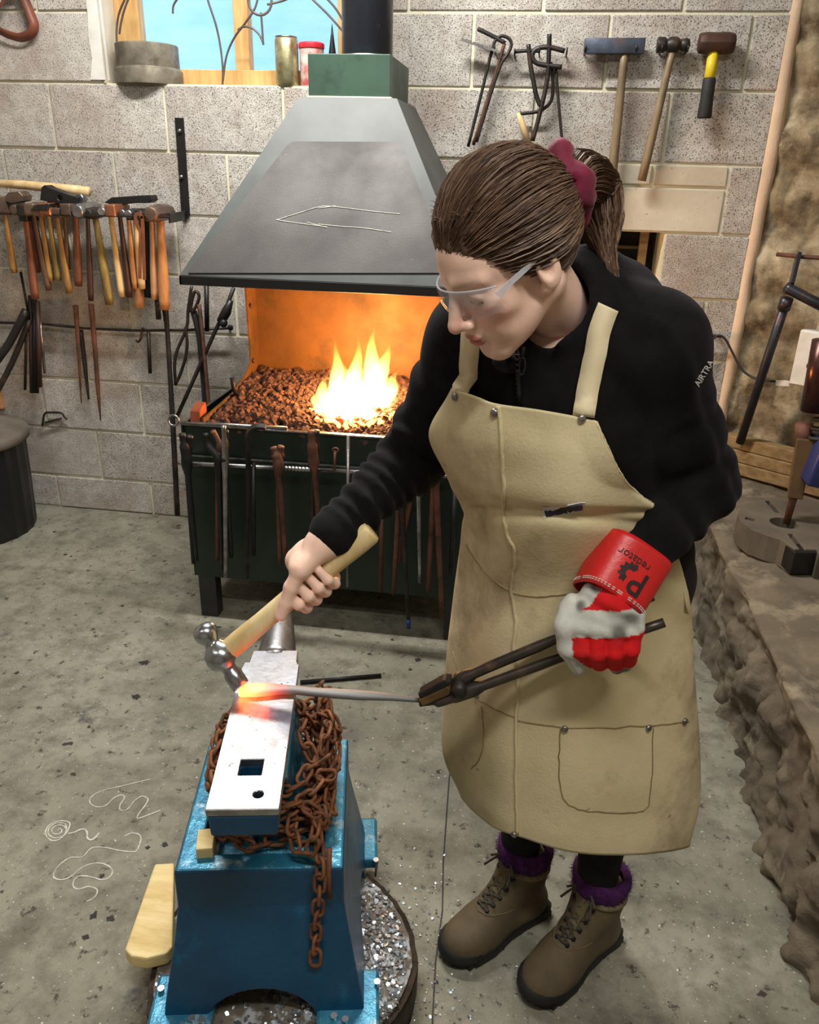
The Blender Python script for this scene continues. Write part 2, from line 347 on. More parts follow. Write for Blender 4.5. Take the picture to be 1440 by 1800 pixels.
# ---- old stone wall on the right, carrying on round to the camera side
path = [Vector((.785, .015)), Vector((1.10, -.13)), Vector((1.42, -.42)), Vector((1.62, -1.0)), Vector((1.65, -2.4)), Vector((1.65, -5.0))]
def along(path, t):
    L = [0]
    for a, b_ in zip(path, path[1:]): L.append(L[-1]+(b_-a).length)
    s = t*L[-1]
    for i in range(len(path)-1):
        if s <= L[i+1]+1e-9:
            d = (path[i+1]-path[i]).normalized(); return path[i]+d*(s-L[i]), Vector((d.y, -d.x))
    return path[-1], Vector((-1, 0))
def fbm(p, s, o=5): return noise.fractal(Vector(p)*s, 1., 2.1, o)
sb = MB(); nu, nv = 260, 130
for i in range(nu+1):
    t = (i/nu)**1.7; p, nrm = along(path, t); 
    for j in range(nv+1):
        z = CEIL*j/nv; q = (p.x, p.y, z)
        cell = noise.voronoi(Vector((p.x*5+p.y*5, z*6.5, 0)), distance_metric='DISTANCE', exponent=2.5)[0]
        d = .022*fbm(q, 6)+.012*fbm((p.x+3, p.y, z*.7), 18)+.03*min(1, (cell[1]-cell[0])*2.2)-.02
        sb.v.append((p.x+nrm.x*d, p.y+nrm.y*d, z))
sb.f = [(i*(nv+1)+j, (i+1)*(nv+1)+j, (i+1)*(nv+1)+j+1, i*(nv+1)+j+1) for i in range(nu) for j in range(nv)]
wr = struct(obj('wall_right', sb, 'stone', smooth=True, fix=False)); wr['label'] = 'rough brown rubble stone wall on the right'
# ---- rough stone plinth (ledge) along the right
LZ = .42
lb = MB(); nu, nv = 90, 420
for j in range(nv+1):
    y = .02-3.6*(j/nv)
    for i in range(nu+1):
        s = i/nu
        if s < .55:
            z = LZ*(s/.55); x = .655; nx, nz = -1, 0
        else:
            x = .655+(s-.55)/.45*1.05; z = LZ; nx, nz = 0, 1
        if .45 < s < .6:                                            # broken arris
            k = (s-.45)/.15; z = LZ*(.818+.182*min(1, k*1.5)); x = .655+max(0, k-.66)*.35*1.0
            nx, nz = -(1-k), k
        q = Vector((x, y, z))
        fl = noise.voronoi(Vector((y*6+fbm(q, 3)*1.2, z*2.6+fbm(q, 4)*.8, x*3)), distance_metric='DISTANCE', exponent=2.5)[0]
        face = max(0, min(1, (.64-s)/.1))
        d = face*(.042*min(1, (fl[1]-fl[0])*1.8)-.03+.03*fbm(q*Vector((1, 1.8, .7)).length if False else q, 5)+.010*fbm((y*2.2, z*.9, x), 12))+(1-face)*(.012*fbm(q, 4)+.004*fbm(q, 20))
        low = max(0, 1-z/.10); d -= .01*face*(1-low)
        lb.v.append((x+nx*d+face*.02*fbm((0, y, 0), 2.1), y, max(-.02, z+nz*d)))
lb.f = [(j*(nu+1)+i, j*(nu+1)+i+1, (j+1)*(nu+1)+i+1, (j+1)*(nu+1)+i) for j in range(nv) for i in range(nu)]
lg = struct(obj('wall_plinth', lb, 'ledge_stone', smooth=True, fix=True)); lg['label'] = 'low craggy stone ledge along the right wall'
# ---- far sides, ceiling and rear of the workshop, and the ceiling battens that light it
for nme, c, s in (('wall_left', (-2.7, -2.3, CEIL/2), (.1, 5.4, CEIL)), ('wall_rear', (-.4, -5.0, CEIL/2), (5.0, .1, CEIL))):
    q = MB(); q.box(c, s); struct(obj(nme, q, 'block'))['label'] = 'painted block wall behind the viewer' if 'rear' in nme else 'block wall on the left side'
q = MB(); q.box((-.4, -2.4, CEIL+.05), (5.2, 5.8, .1)); struct(obj('ceiling', q, 'ceiling'))['label'] = 'plain pale workshop ceiling'
emis('lamp_glow', (255, 246, 230), 6)
for i, (x, y, wt, ln) in enumerate(LAMPS):
    t = thing('ceiling_batten', ('fluorescent batten on the ceiling above the forge', 'fluorescent batten on the ceiling above the smith', 'fluorescent batten on the ceiling at the rear left')[i], 'lamp', (x, y, CEIL), local=True)
    q = MB(); q.box((0, 0, -.02), (ln+.04, .09, .04)); obj('housing', q, 'white_paint', t, bev=.004)
    q = MB(); q.tube([(-ln/2, 0, -.06), (ln/2, 0, -.06)], .018, 12); obj('tube', q, 'lamp_glow', t)
    ld = bpy.data.lights.new('batten_light', 'AREA'); ld.shape = 'RECTANGLE'; ld.size = ln; ld.size_y = .12; ld.energy = wt; ld.color = LAMPC
    lo = bpy.data.objects.new('batten_light', ld); COL.objects.link(lo); lo.parent = t; lo.location = (0, 0, -.085)
# ================================================================ WINDOW
def WP(px, py, p0, n):
    d = fw*F+rt*(px-720)+up*(900-py); n = np.array(n); return Vector(CAM+d*(((np.array(p0)-CAM)@n)/(d@n)))
def seg(name, mat, y, pix, r, parent=None, n=8, smooth=True, prof=None, upv=None):
    """a bar bent through photograph points lying at depth y (y may be a list)"""
    ys = y if hasattr(y, '__len__') else [y]*len(pix)
    b_ = MB(); b_.tube([W(a, c, y=q) for (a, c), q in zip(pix, ys)], r, n, prof=prof, upv=upv)
    return obj(name, b_, mat, parent, smooth=smooth)
def curve(P, k=6):
    P = [Vector(p) for p in P]; Q = []
    for i in range(len(P)-1):
        p0, p1, p2, p3 = P[max(i-1, 0)], P[i], P[i+1], P[min(i+2, len(P)-1)]
        for j in range(k):
            s = j/k; Q.append(.5*((2*p1)+(p2-p0)*s+(2*p0-5*p1+4*p2-p3)*s*s+(3*p1-p0-3*p2+p3)*s**3))
    return Q+[P[-1]]
win = struct(thing('window_1', 'timber framed window with pale blue view above the forge', None, ((WX0+WX1)/2, .1, WZ0)))
q = MB(); FY = .12
xl0, xl1 = W(213, 60, y=FY)[0], W(245, 60, y=FY)[0]; xm0, xm1 = W(410, 60, y=FY)[0], W(436, 60, y=FY)[0]
zr = W(350, 122, y=FY)[2]
q.box(((WX0+WX1)/2, FY+.03, (WZ0+zr)/2-.01), (WX1-WX0, .06, zr-WZ0+.02)); obj('bottom_rail', q, 'wood_frame', win, bev=.003)
for a, c in ((xl0-.02, xl1), (WX1-.05, WX1)):
    q = MB(); q.box(((a+c)/2, FY+.03, (WZ0+WZ1)/2), (c-a, .056, WZ1-WZ0)); obj('stile', q, 'wood_frame', win, bev=.003)
q = MB(); q.box(((xm0+xm1)/2, FY+.03, (WZ0+WZ1)/2), (xm1-xm0, .05, WZ1-WZ0)); obj('mullion', q, 'wood_frame', win, bev=.003)
q = MB(); q.box(((WX0+WX1)/2, FY+.03, WZ1-.03), (WX1-WX0, .056, .06)); obj('top_rail', q, 'wood_frame', win, bev=.003)
def thin_clear(name, col, see, rough=.03):
    """thin clear sheet: lets most light straight through, keeps a gloss"""
    m = bpy.data.materials.new(name); m.use_nodes = True; t = m.node_tree; L = t.links.new; b = t.nodes['Principled BSDF']; b.inputs['Base Color'].default_value = S(col); b.inputs['Roughness'].default_value = rough
    tr = nd(t, 'ShaderNodeBsdfTransparent'); tr.inputs[0].default_value = (.97, .98, 1, 1); mx = nd(t, 'ShaderNodeMixShader'); mx.inputs[0].default_value = see; L(b.outputs[0], mx.inputs[1]); L(tr.outputs[0], mx.inputs[2]); L(mx.outputs[0], t.nodes['Material Output'].inputs['Surface']); M[name] = m
thin_clear('glass', (150, 200, 240), .9)
for a, c in ((xl1, xm0), (xm1, WX1-.05)):
    q = MB(); q.box(((a+c)/2, FY+.04, (zr+WZ1)/2), (c-a, .004, WZ1-zr)); obj('pane', q, 'glass', win)
q = MB(); q.box((WX0+.003, .07, (WZ0+WZ1)/2), (.006, .14, WZ1-WZ0)); obj('reveal', q, 'lintel', win)
q = MB()
for k in range(14):
    z = WZ0+.01+(WZ1-WZ0-.01)*k/13; e = random.uniform(-.006, .004)
    q.v += [(WX0-.035+e-.012*(k == 0), -.0045, z), (WX0+.004, -.0045, z), (WX0+.0075, .03, z), (WX0-.035+e, .01, z)]
q.f = [(k*4+j, k*4+(j+1) % 4, (k+1)*4+(j+1) % 4, (k+1)*4+j) for k in range(13) for j in range(4)]; obj('painted_edge', q, 'white_paint', win, fix=True)
# painted brick wall of the yard outside, lit by the sky
pm('yard_paint', (178, 220, 246), (200, 232, 252), 3, .9, bump=.6, bscale=18, stretch=(1, 1, 4))
q = MB(); q.box((-1.2, 2.2, 2.4), (6, .1, 5.5)); yw = struct(obj('wall_yard', q, 'yard_paint')); yw['label'] = 'pale blue painted wall outside the window'
q = MB(); q.box((-1.2, 2.13, 1.22), (6, .03, .12)); struct(obj('trim_2', q, 'yard_paint'))['label'] = 'blue string course on the yard wall'
# wrought iron plant scroll standing on the sill
sy = .03; pm('scroll_iron', (108, 98, 90), (78, 68, 62), 12, .5, .4)
t = thing('iron_scroll', 'thin wrought iron scrollwork standing in front of the window', 'ornament', W(391, 152, y=sy))
for pix in ([(391, 153), (392, 125), (388, 85), (380, 45), (366, 2), (360, -25)], [(392, 142), (398, 100), (411, 68), (430, 42), (448, 15), (455, -12)],
            [(418, 53), (428, 47), (442, 49), (455, 60), (462, 74), (463, 79)], [(459, 22), (461, 50), (463, 79)],
            [(206, 83), (205, 55), (209, 25), (219, 0), (228, -20)], [(210, 60), (214, 35), (222, 8), (232, -14)], [(304, 24), (305, 10), (312, -2)],
            [(470, 8), (495, 2), (520, -8)], [(545, -5), (575, 24), (602, 54), (612, 66)], [(572, -5), (590, 15), (605, 40), (613, 60)]):
    b_ = MB(); b_.tube(curve([W(a, c, y=sy) for a, c in pix]), .0038, 7); obj('scroll_rod', b_, 'scroll_iron', t, smooth=True)
b_ = MB(); c0 = WV(457, 2, y=sy); b_.tube([c0+Vector((.042*math.cos(2*PI*k/20), 0, .042*math.sin(2*PI*k/20))) for k in range(20)], .0045, 7, closed=True); obj('scroll_ring', b_, 'scroll_iron', t, smooth=True)
# things on the sill
pm('tin_dull', (142, 136, 120), (96, 90, 78), 12, .6, .4, bump=.1, blot=((84, 76, 64), 14, .55, .7))
c0 = W(261, 150, y=.06); r = .115; zt = WZ0
t = thing('round_tin', 'wide dull metal tin with a stepped rim standing on the sill', 'tin', (c0[0], .075, zt), local=True)
q = MB(); q.lathe([(r*1.06, .0), (r*1.06, .048), (r*1.0, .052), (r*.985, .056)], 36); obj('lid_rim', q, 'tin_dull', t, smooth=None, bev=.001)
q = MB(); q.lathe([(r*.98, .05), (r*.98, .128), (r*.95, .132), (r*.93, .126), (r*.93, .07)], 36); obj('tin_body', q, 'tin_dull', t, smooth=None, bev=.001)
pm('can_print', (196, 190, 150), (120, 112, 80), 22, .35, .7, blot=((150, 80, 60), 14, .62, .68))
c1 = W(506, 152, y=.03)
t = thing('food_can', 'small gilt drinks can standing by itself on the sill', 'can', (c1[0], .03, zt), local=True)
q = MB(); q.lathe([(.036, 0), (.041, .006), (.041, .145), (.037, .151)], 24); obj('can_body', q, 'can_print', t, smooth=True)
q = MB(); q.lathe([(.038, .150), (.0385, .155), (.036, .155), (.035, .150)], 24); obj('can_rim', q, 'steel', t, smooth=True)
pm('red_plastic', (206, 44, 58), (176, 30, 44), 8, .4); pm('red_print', (206, 196, 184), (176, 52, 58), 26, .45)
c1 = W(548, 150, y=.04)
t = thing('red_topped_tub', 'printed tub with a red lid on the sill behind the flue box', 'tub', (c1[0], .05, zt), local=True)
q = MB(); q.lathe([(.042, 0), (.043, .12)], 24); obj('tub_body', q, 'red_print', t, smooth=None, bev=.001)
q = MB(); q.lathe([(.046, .12), (.046, .135), (.042, .139)], 24); obj('tub_lid', q, 'red_plastic', t, smooth=None, bev=.001)
c1 = W(584, 150, y=.05)
t = tag(obj('iron_spike', MB().lathe([(.015, 0), (.013, .11), (.006, .16), (.0006, .2)], 10, Matrix.Translation((c1[0], .06, zt))), 'dark_iron', smooth=True), 'dark pointed iron spike standing on the sill beside the flue', 'spike')
# brown strap loop hanging at the top left
pm('strap', (128, 70, 48), (86, 46, 34), 10, .55, bump=.1)
q = MB(); pn = W(-12, 20, y=-.03); q.tube([(pn[0], .006, pn[2]+.03), (pn[0], -.06, pn[2]+.034)], .004, 6); obj('wall_nail', q, 'dark_iron', wall_back, smooth=True)
b_ = MB(); pts = curve([W(a, c, y=-.03) for a, c in ((-30, 40), (0, 10), (14, -12), (26, -22), (40, -8), (54, 26), (60, 44), (55, 58), (36, 66), (12, 60), (-8, 52), (-30, 62))], 5)
b_.tube(pts, .016, prof=[(.16, 1), (.16, -1), (-.16, -1), (-.16, 1)], upv=(0, -.5, .8)); tag(obj('strap_loop', b_, 'strap', smooth=True), 'brown strap loop hanging in from the top left corner', 'strap')

# ================================================================ FORGE
HX0, HX1, HY0, HY1 = -1.018, -.155, -.80, -.07
TX0, TX1, TY0, TY1 = -.737, -.435, -.46, -.06
HZ0, HZ1, HZT = 1.141, 1.168, 1.663
forge = thing('coal_forge', 'dark steel coal forge with pyramid hood over a green hearth table', 'forge', (-.59, -.45, 0))
def hood_mat():
    m = bpy.data.materials.new('hood_paint'); m.use_nodes = True; tt = m.node_tree; b = tt.nodes['Principled BSDF']; L = tt.links.new
    tc = nd(tt, 'ShaderNodeTexCoord'); n1 = nd(tt, 'ShaderNodeTexNoise', Scale=5., Detail=6.); L(tc.outputs['Object'], n1.inputs['Vector'])
    r1 = nd(tt, 'ShaderNodeValToRGB'); r1.color_ramp.elements[0].position = .35; r1.color_ramp.elements[1].position = .7
    r1.color_ramp.elements[0].color = S((58, 62, 61)); r1.color_ramp.elements[1].color = S((78, 84, 83)); L(n1.outputs[0], r1.inputs[0]); L(r1.outputs[0], b.inputs['Base Color'])
    b.inputs['Roughness'].default_value = .5; b.inputs['Specular IOR Level'].default_value = .35; M['hood'] = m
hood_mat(); pm('hood_plate', (66, 62, 60), (54, 51, 50), 5, .6, bump=.1, bscale=150, spots=(110, 106, 102), sscale=120, sthr=.72)
q = MB(); lo = lambda z, x0, x1, y0, y1: [(x0, y0, z), (x1, y0, z), (x1, y1, z), (x0, y1, z)]
q.loft([lo(HZ1, HX0, HX1, HY0, HY1), lo(HZT, TX0, TX1, TY0, TY1)], caps=False); q.f.append((4, 5, 6, 7))
hood = obj('hood', q, 'hood', forge, solid=.004)
q = MB()
for a, c in (((HX0, HY0), (HX1, HY0)), ((HX1, HY0), (HX1, HY1)), ((HX0, HY1), (HX0, HY0))):
    q.bar((a[0], a[1], (HZ0+HZ1)/2), (c[0], c[1], (HZ0+HZ1)/2), HZ1-HZ0, .008) if False else q.box(((a[0]+c[0])/2, (a[1]+c[1])/2, (HZ0+HZ1)/2), (abs(a[0]-c[0])+.008, abs(a[1]-c[1])+.008, HZ1-HZ0))
obj('hood_rim', q, 'black_paint', hood, bev=.002)
hp0 = np.array((0, HY0, HZ1)); hn = np.array((0, -(HZT-HZ1), TY0-HY0)); hn = hn/np.linalg.norm(hn); hn = hn if hn[1] < 0 else -hn
q = MB(); base = [WP(a, c, hp0+hn*.004, hn) for a, c in ((331, 480), (333, 474), (505, 256), (515, 249), (700, 250), (708, 258), (792, 470), (796, 480))]
q.prism(base, Vector(hn)*.0015); obj('dark_panel', q, 'hood_plate', hood, fix=True)  # thin trapezoid panel, darker than the hood front around it
for pix in ([(703, 376), (660, 372), (585, 363), (560, 364), (530, 373), (492, 385), (490, 387), (530, 393), (575, 399)], [(560, 394), (600, 398), (640, 401), (688, 408)], [(560, 366), (590, 362)], [(540, 391), (575, 400)]):
    b_ = MB(); b_.tube(curve([WP(a, c, hp0+hn*.0062, hn) for a, c in pix]), .0011, 4); obj('chalk_mark', b_, 'chalk', hood)
FBZ = 1.782
q = MB(); q.box(((-.709-.457)/2, (-.45-.08)/2, (HZT+FBZ)/2), (.252, .37, FBZ-HZT)); obj('flue_box', q, 'flue_green', forge, bev=.002)
q = MB(); q.box((-.583, -.265, HZT+.003), (.262, .38, .006)); obj('flue_weld', q, 'lintel', forge, bev=.002)
pxc = (W(602, 70, y=-.25)[0]+W(690, 70, y=-.25)[0])/2; pr = (W(690, 70, y=-.25)[0]-W(602, 70, y=-.25)[0])/2
q = MB(); q.lathe([(pr, FBZ), (pr, CEIL-.01)], 40, Matrix.Translation((pxc, -.25, 0))); obj('flue_pipe', q, 'flue_black', forge, smooth=None, bev=.002)
q = MB(); q.lathe([(pr+.003, FBZ), (pr+.003, FBZ+.012), (pr+.001, FBZ+.016)], 40, Matrix.Translation((pxc, -.25, 0))); obj('pipe_collar', q, 'steel', forge, smooth=True)
# hearth
FX0, FX1, FY0, FY1 = -1.062, -.118, -.80, -.12
HT = .708
pm('hot_steel', (128, 88, 48), (96, 66, 38), 5, .6, .2, bump=.1, blot=((60, 56, 40), 6, .55, .75))
q = MB(); q.box(((FX0+FX1)/2, -.2, .92), (FX1-FX0-.07, .006, .48)); obj('back_plate', q, 'hot_steel', forge)
prof = [(-.19, 1.17), (-.31, 1.17), (-.292, .80), (-.36, .765), (-.50, .735), (-.775, .722), (-.79, .60), (-.19, .60)]
for xx, nm in ((-1.0, 'side_plate'), (FX1-.066, 'side_plate')):
    q = MB(); q.prism([(xx, a, c) for a, c in prof], (.006, 0, 0)); sp_ = obj(nm, q, 'hot_steel', forge, fix=True)
    if xx < -.9:
        for a, c in ((446, 538), (448, 634), (443, 660)):
            p = W(a, c, y=-.28); q = MB(); q.ball((-.988, -.28, p[2]), (.006, .008, .01)); obj('hole_lump', q, 'rust_iron', sp_, smooth=True)  # small rusty lumps stand in for rust holes glowing with firelight
q = MB(); q.box(((FX0+FX1)/2, (FY0+FY1)/2, .63), (FX1-FX0-.02, FY1-FY0-.02, .01)); obj('hearth_floor', q, 'dark_iron', forge)
for a, c, s in ((((FX0+FX1)/2, FY0+.012, .655), (FX1-FX0, .006, .108), 0), ((FX0+.003, (FY0+FY1)/2, .655), (.006, FY1-FY0, .108), 0), ((FX1-.003, (FY0+FY1)/2, .655), (.006, FY1-FY0, .108), 0), (((FX0+FX1)/2, FY1, .655), (FX1-FX0, .006, .108), 0)):
    q = MB(); q.box(a, c); obj('hearth_side', q, 'green_paint', forge, bev=.001)
q = MB(); q.box(((FX0+FX1)/2, FY0+.006, HT), (FX1-FX0, .018, .005)); q.box((FX0+.004, (FY0+FY1)/2, HT), (.012, FY1-FY0, .005)); obj('hearth_lip', q, 'steel', forge, bev=.001)
PZ0 = .164
q = MB(); q.box(((FX0+FX1)/2, FY0, (PZ0+.603)/2), (FX1-FX0, .006, .603-PZ0)); fpn = obj('front_panel', q, 'green_paint', forge, bev=.0015)
q = MB(); q.box(((FX0+FX1)/2, FY0, .605), (FX1-FX0, .012, .004)); obj('panel_edge', q, 'steel', fpn)
for xx in (FX0+.003, FX1-.003):
    q = MB(); q.box((xx, (FY0+FY1)/2, (PZ0+.603)/2), (.006, FY1-FY0, .603-PZ0)); obj('side_panel', q, 'green_paint', forge, bev=.0015)
for xx, yy in ((FX0+.04, FY0+.03), (FX1-.04, FY0+.03), (FX0+.04, FY1-.03), (FX1-.04, FY1-.03)):
    q = MB(); q.box((xx, yy, .30), (.062, .05, .6)); obj('leg', q, 'black_paint', forge, bev=.002)
q = MB(); q.lathe([(.0, .06), (.10, .07), (.12, .16)], 20, Matrix.Translation((-.62, -.5, 0))); obj('ash_dump', q, 'rust_iron', forge, smooth=True)
for a, c, d, e in ((466, 790, 480, 822), (475, 1010, 475, 1022), (470, 1016, 476, 1016), (655, 1003, 664, 1003)):  # scratches in the paint
    pass
# tool rail
RY = -.868
rz = lambda px: W(px, 814+(px-318)*.0495, y=RY)
q = MB(); pts = [rz(318)+np.array((0, .07, 0)), rz(316), rz(330), rz(400), rz(500)]
q.tube(pts, .007, 8); 
tw = [rz(500+k*2) for k in range(30)]
q.tube(tw, [.0095 if k % 3 else .006 for k in range(30)], 6); q.tube([rz(558), rz(650), rz(760), rz(788), rz(794)+np.array((0, .02, .012)), rz(796)+np.array((0, .07, .016))], .007, 8)
obj('tool_rail', q, 'steel', forge, smooth=True)
# bent handle on the left side, brick end and ring poker
seg('side_hook', 'dark_iron', [-.55, -.55, -.5], [(408, 664), (411, 685), (420, 697)], .008, forge)
pk = thing('ring_poker', 'grey steel poker with a ring end lying along the hearth edge', 'poker', W(300, 740, y=-.80))
b_ = MB(); b_.tube([W(318, 746, y=-.80)+np.array((0, 0, .006)), W(400, 751, y=-.8)+np.array((0, 0, .008)), W(505, 757, y=-.79)+np.array((0, 0, .008))], [.005, .006, .0065], 7); obj('rod', b_, 'steel', pk, smooth=True)
c0 = WV(305, 739, y=-.80); b_ = MB(); b_.tube([c0+Vector((.017*math.cos(2*PI*k/18), .004*math.sin(2*PI*k/18), .016*math.sin(2*PI*k/18))) for k in range(18)], .0038, 6, closed=True); obj('ring', b_, 'steel', pk, smooth=True)
pm('brick_red', (176, 92, 54), (140, 70, 44), 12, .9, bump=.3)
# firebrick piece
c0 = WV(346, 728, x=-1.03); b_ = MB(); b_.prism([c0+Vector((0, a, 0))+Vector((-.018, 0, c)) for a, c in ((-.03, .637-c0.z), (.05, .637-c0.z), (.045, .03), (-.01, .012))], (.034, 0, 0)); 
tag(obj('brick_piece', b_, 'brick_red', bev=.003, fix=True), 'broken orange firebrick piece behind the hearth corner', 'brick')
# coke
def lump(c, r, rng):
    a = (1+5**.5)/2
    v = [Vector(p).normalized() for p in ((-1, a, 0), (1, a, 0), (-1, -a, 0), (1, -a, 0), (0, -1, a), (0, 1, a), (0, -1, -a), (0, 1, -a), (a, 0, -1), (a, 0, 1), (-a, 0, -1), (-a, 0, 1))]
    v = [c+Vector((p.x*rng.uniform(.6, 1.3), p.y*rng.uniform(.6, 1.3), p.z*rng.uniform(.5, 1.2)))*r for p in v]
    return v, [(0, 11, 5), (0, 5, 1), (0, 1, 7), (0, 7, 10), (0, 10, 11), (1, 5, 9), (5, 11, 4), (11, 10, 2), (10, 7, 6), (7, 1, 8), (3, 9, 4), (3, 4, 2), (3, 2, 6), (3, 6, 8), (3, 8, 9), (4, 9, 5), (2, 4, 11), (6, 2, 10), (8, 6, 7), (9, 8, 1)]
rng = random.Random(3)
FC = Vector((-.545, -.60, .735))
def coke_h(x, y):
    back = (y+.79)/.57
    return .690+.062*max(0, min(1, back))**.8+.012*noise.noise(Vector((x*6, y*6, 0)))-.012*max(0, 1-((x+.545)**2+(y+.6)**2)/.012)
q = MB()
for k in range(2500):
    x = rng.uniform(-.985, -.19); y = rng.uniform(-.782, -.21); r = rng.uniform(.008, .0185)
    v, f = lump(Vector((x, y, coke_h(x, y)+rng.uniform(-.006, .006))), r, rng); q.add(v, f)
q.box((-.585, -.5, .665), (.79, .57, .03))
pm('coke', (104, 72, 64), (48, 36, 36), 40, .85, bump=.3, blot=((150, 100, 82), 30, .55, .7))
tag(obj('coke_bed', q, 'coke'), 'heaped dark reddish coke lumps filling the hearth', 'coke', kind='stuff')
# fire
def flame_mat():
    m = bpy.data.materials.new('flame'); m.use_nodes = True; t = m.node_tree; L = t.links.new
    t.nodes.remove(t.nodes['Principled BSDF']); out = t.nodes['Material Output']
    tc = nd(t, 'ShaderNodeTexCoord'); sx = nd(t, 'ShaderNodeSeparateXYZ'); L(tc.outputs['Generated'], sx.inputs[0])
    cr = nd(t, 'ShaderNodeValToRGB'); cr.color_ramp.elements[0].color = (1, .62, .22, 1); cr.color_ramp.elements[1].color = (1, .30, .03, 1); L(sx.outputs['Z'], cr.inputs[0])
    st = nd(t, 'ShaderNodeMapRange'); st.inputs[1].default_value = 0; st.inputs[2].default_value = 1; st.inputs[3].default_value = 190; st.inputs[4].default_value = 26; L(sx.outputs['Z'], st.inputs[0])
    e = nd(t, 'ShaderNodeEmission'); L(cr.outputs[0], e.inputs['Color']); L(st.outputs[0], e.inputs['Strength']); L(e.outputs[0], out.inputs['Volume'])
    M['flame'] = m
flame_mat(); emis('ember', (255, 150, 60), 9); emis('ember_hot', (255, 214, 150), 26)
fire = thing('fire', 'bright yellow coal fire with tall licking flames in the hearth', 'fire', FC)
for (px_, py_), (bx, by), h_, r_ in (((596, 592), (582, 736), 1, .024), ((604, 628), (594, 740), 1, .030), ((630, 588), (612, 736), 1, .026), ((622, 625), (618, 742), 1, .034), ((572, 655), (572, 730), 1, .024), ((664, 568), (640, 722), 1, .028), ((680, 600), (655, 715), 1, .034), ((648, 632), (634, 744), 1, .034), ((610, 668), (602, 748), 1, .036), ((556, 682), (560, 722), 1, .018), ((700, 650), (672, 706), 1, .03), ((588, 676), (584, 742), 1, .030)):
    yb = -.62 if by > 720 else -.53
    a = WV(bx, by, y=yb); a.z = max(a.z-.02, .70); c = WV(px_, py_, y=yb+.03); b_ = MB(); loops = []
    for i in range(15):
        s = i/14; p = a.lerp(c, s)+Vector((.013*math.sin(s*7+bx), .012*math.sin(s*5+by), 0))*s
        rr = r_*(math.sin(PI*min(1, .18+s*.55))**.8 if s < .58 else max(.02, ((1-s)/.42)**1.1)*.97)
        loops.append([p+Vector((math.cos(2*PI*k/12), math.sin(2*PI*k/12), 0))*rr*(1+.15*math.sin(3*k+s*9)) for k in range(12)])
    b_.loft(loops); obj('flame', b_, 'flame', fire, smooth=True, fix=True)
q = MB(); q2 = MB()
for k in range(240):
    a = rng.uniform(0, 2*PI); d = rng.random()**.7*.13; x, y = FC.x+math.cos(a)*d*1.1, FC.y+math.sin(a)*d*.85
    v, f = lump(Vector((x, y, coke_h(x, y)+.006)), rng.uniform(.007, .013), rng); (q2 if d < .075 else q).add(v, f) if (d < .1 or rng.random() < .5) else None
tag(obj('ember_bed', q, 'ember', fire), None, None, kind='stuff'); tag(obj('white_hot_coke', q2, 'ember_hot', fire), None, None, kind='stuff')
ld = bpy.data.lights.new('fire_light', 'POINT'); ld.energy = 24; ld.color = (1, .48, .15); ld.shadow_soft_size = .09
lo_ = bpy.data.objects.new('fire_light', ld); COL.objects.link(lo_); lo_.parent = fire; lo_.matrix_parent_inverse = root_inv(fire); lo_.location = (-.53, -.52, .87)
# ---- tongs and bars hanging on the rail
def tongs(label, piv, jaws, reins, y, mats=('iron', 'iron'), rw=.0085, jw=.013, bow=0, name='tongs', group='tongs hanging on the forge rail'):
    t = thing(name, label, 'tongs', W(piv[0], piv[1], y=y), group)
    for i in (0, 1):
        s = -1 if i == 0 else 1; yy = y+.006*s
        p = [W(*jaws[i], y=yy), (W(*jaws[i], y=yy)+W(*piv, y=yy))/2+np.array((s*bow, 0, 0)), W(piv[0], piv[1], y=yy)]
        e = W(*reins[i], y=yy+.0); p += [W(piv[0], piv[1], y=yy)*.85+e*.15, e]
        b_ = MB(); b_.tube(curve(p, 4), [jw*.7]*4+[jw]*4+[jw*1.1]*4+[rw*(1.1-.3*k/4) for k in range(5)], 8); obj('arm', b_, mats[i], t, smooth=True)
    b_ = MB(); b_.lathe([(.006, -.018), (.009, -.014), (.009, .014), (.006, .018)], 10, Matrix.Translation(W(*piv, y=y)) @ Matrix.Rotation(PI/2, 4, 'X')); obj('rivet', b_, 'dark_iron', t, smooth=True)
    return t
TY = -.892
tongs('dark flat jawed tongs at the far left end of the forge rail', (328, 806), [(320, 762), (334, 766)], [(346, 985), (340, 990)], TY, ('dark_iron', 'dark_iron'), jw=.016)
tongs('wolf jaw tongs with bowed open jaws on the forge rail', (384, 806), [(362, 762), (374, 757)], [(391, 1000), (382, 985)], TY, ('dark_iron', 'rust_iron'), bow=.012)
tongs('tongs with one bright silvery rein on the forge rail', (396, 806), [(393, 748), (398, 756)], [(397, 1015), (407, 980)], TY-.012, ('steel', 'dark_iron'), jw=.011)
b_ = MB(); b_.tube(curve([W(a, c, y=TY) for a, c in ((467, 751), (452, 750), (440, 757), (436, 775), (437, 850), (435, 940), (434, 1016))], 4), [.011]*12+[.010]*6+[.008]*7, 4, upv=(0, 1, 0)); 
tag(obj('hooked_bar', b_, 'iron', bev=.002), 'flat bar bent over into a hook at the top of the rail', 'bar')
b_ = MB(); b_.tube([W(446, 812, y=TY), W(446, 976, y=TY)], .007, 6); tag(obj('hanging_bar', b_, 'dark_iron', smooth=True), 'dark plain bar hanging right behind the hooked bar', 'bar')
tongs('stubby bolt tongs with round jaws in the middle of the rail', (489, 812), [(480, 786), (494, 784)], [(502, 985), (492, 992)], TY, ('rust_iron', 'rust_iron'), jw=.016)
tongs('broad flat tongs catching red light beside the twisted rail', (551, 808), [(547, 757), (556, 756)], [(562, 935), (549, 925)], TY, ('rust_iron', 'iron'), jw=.016)
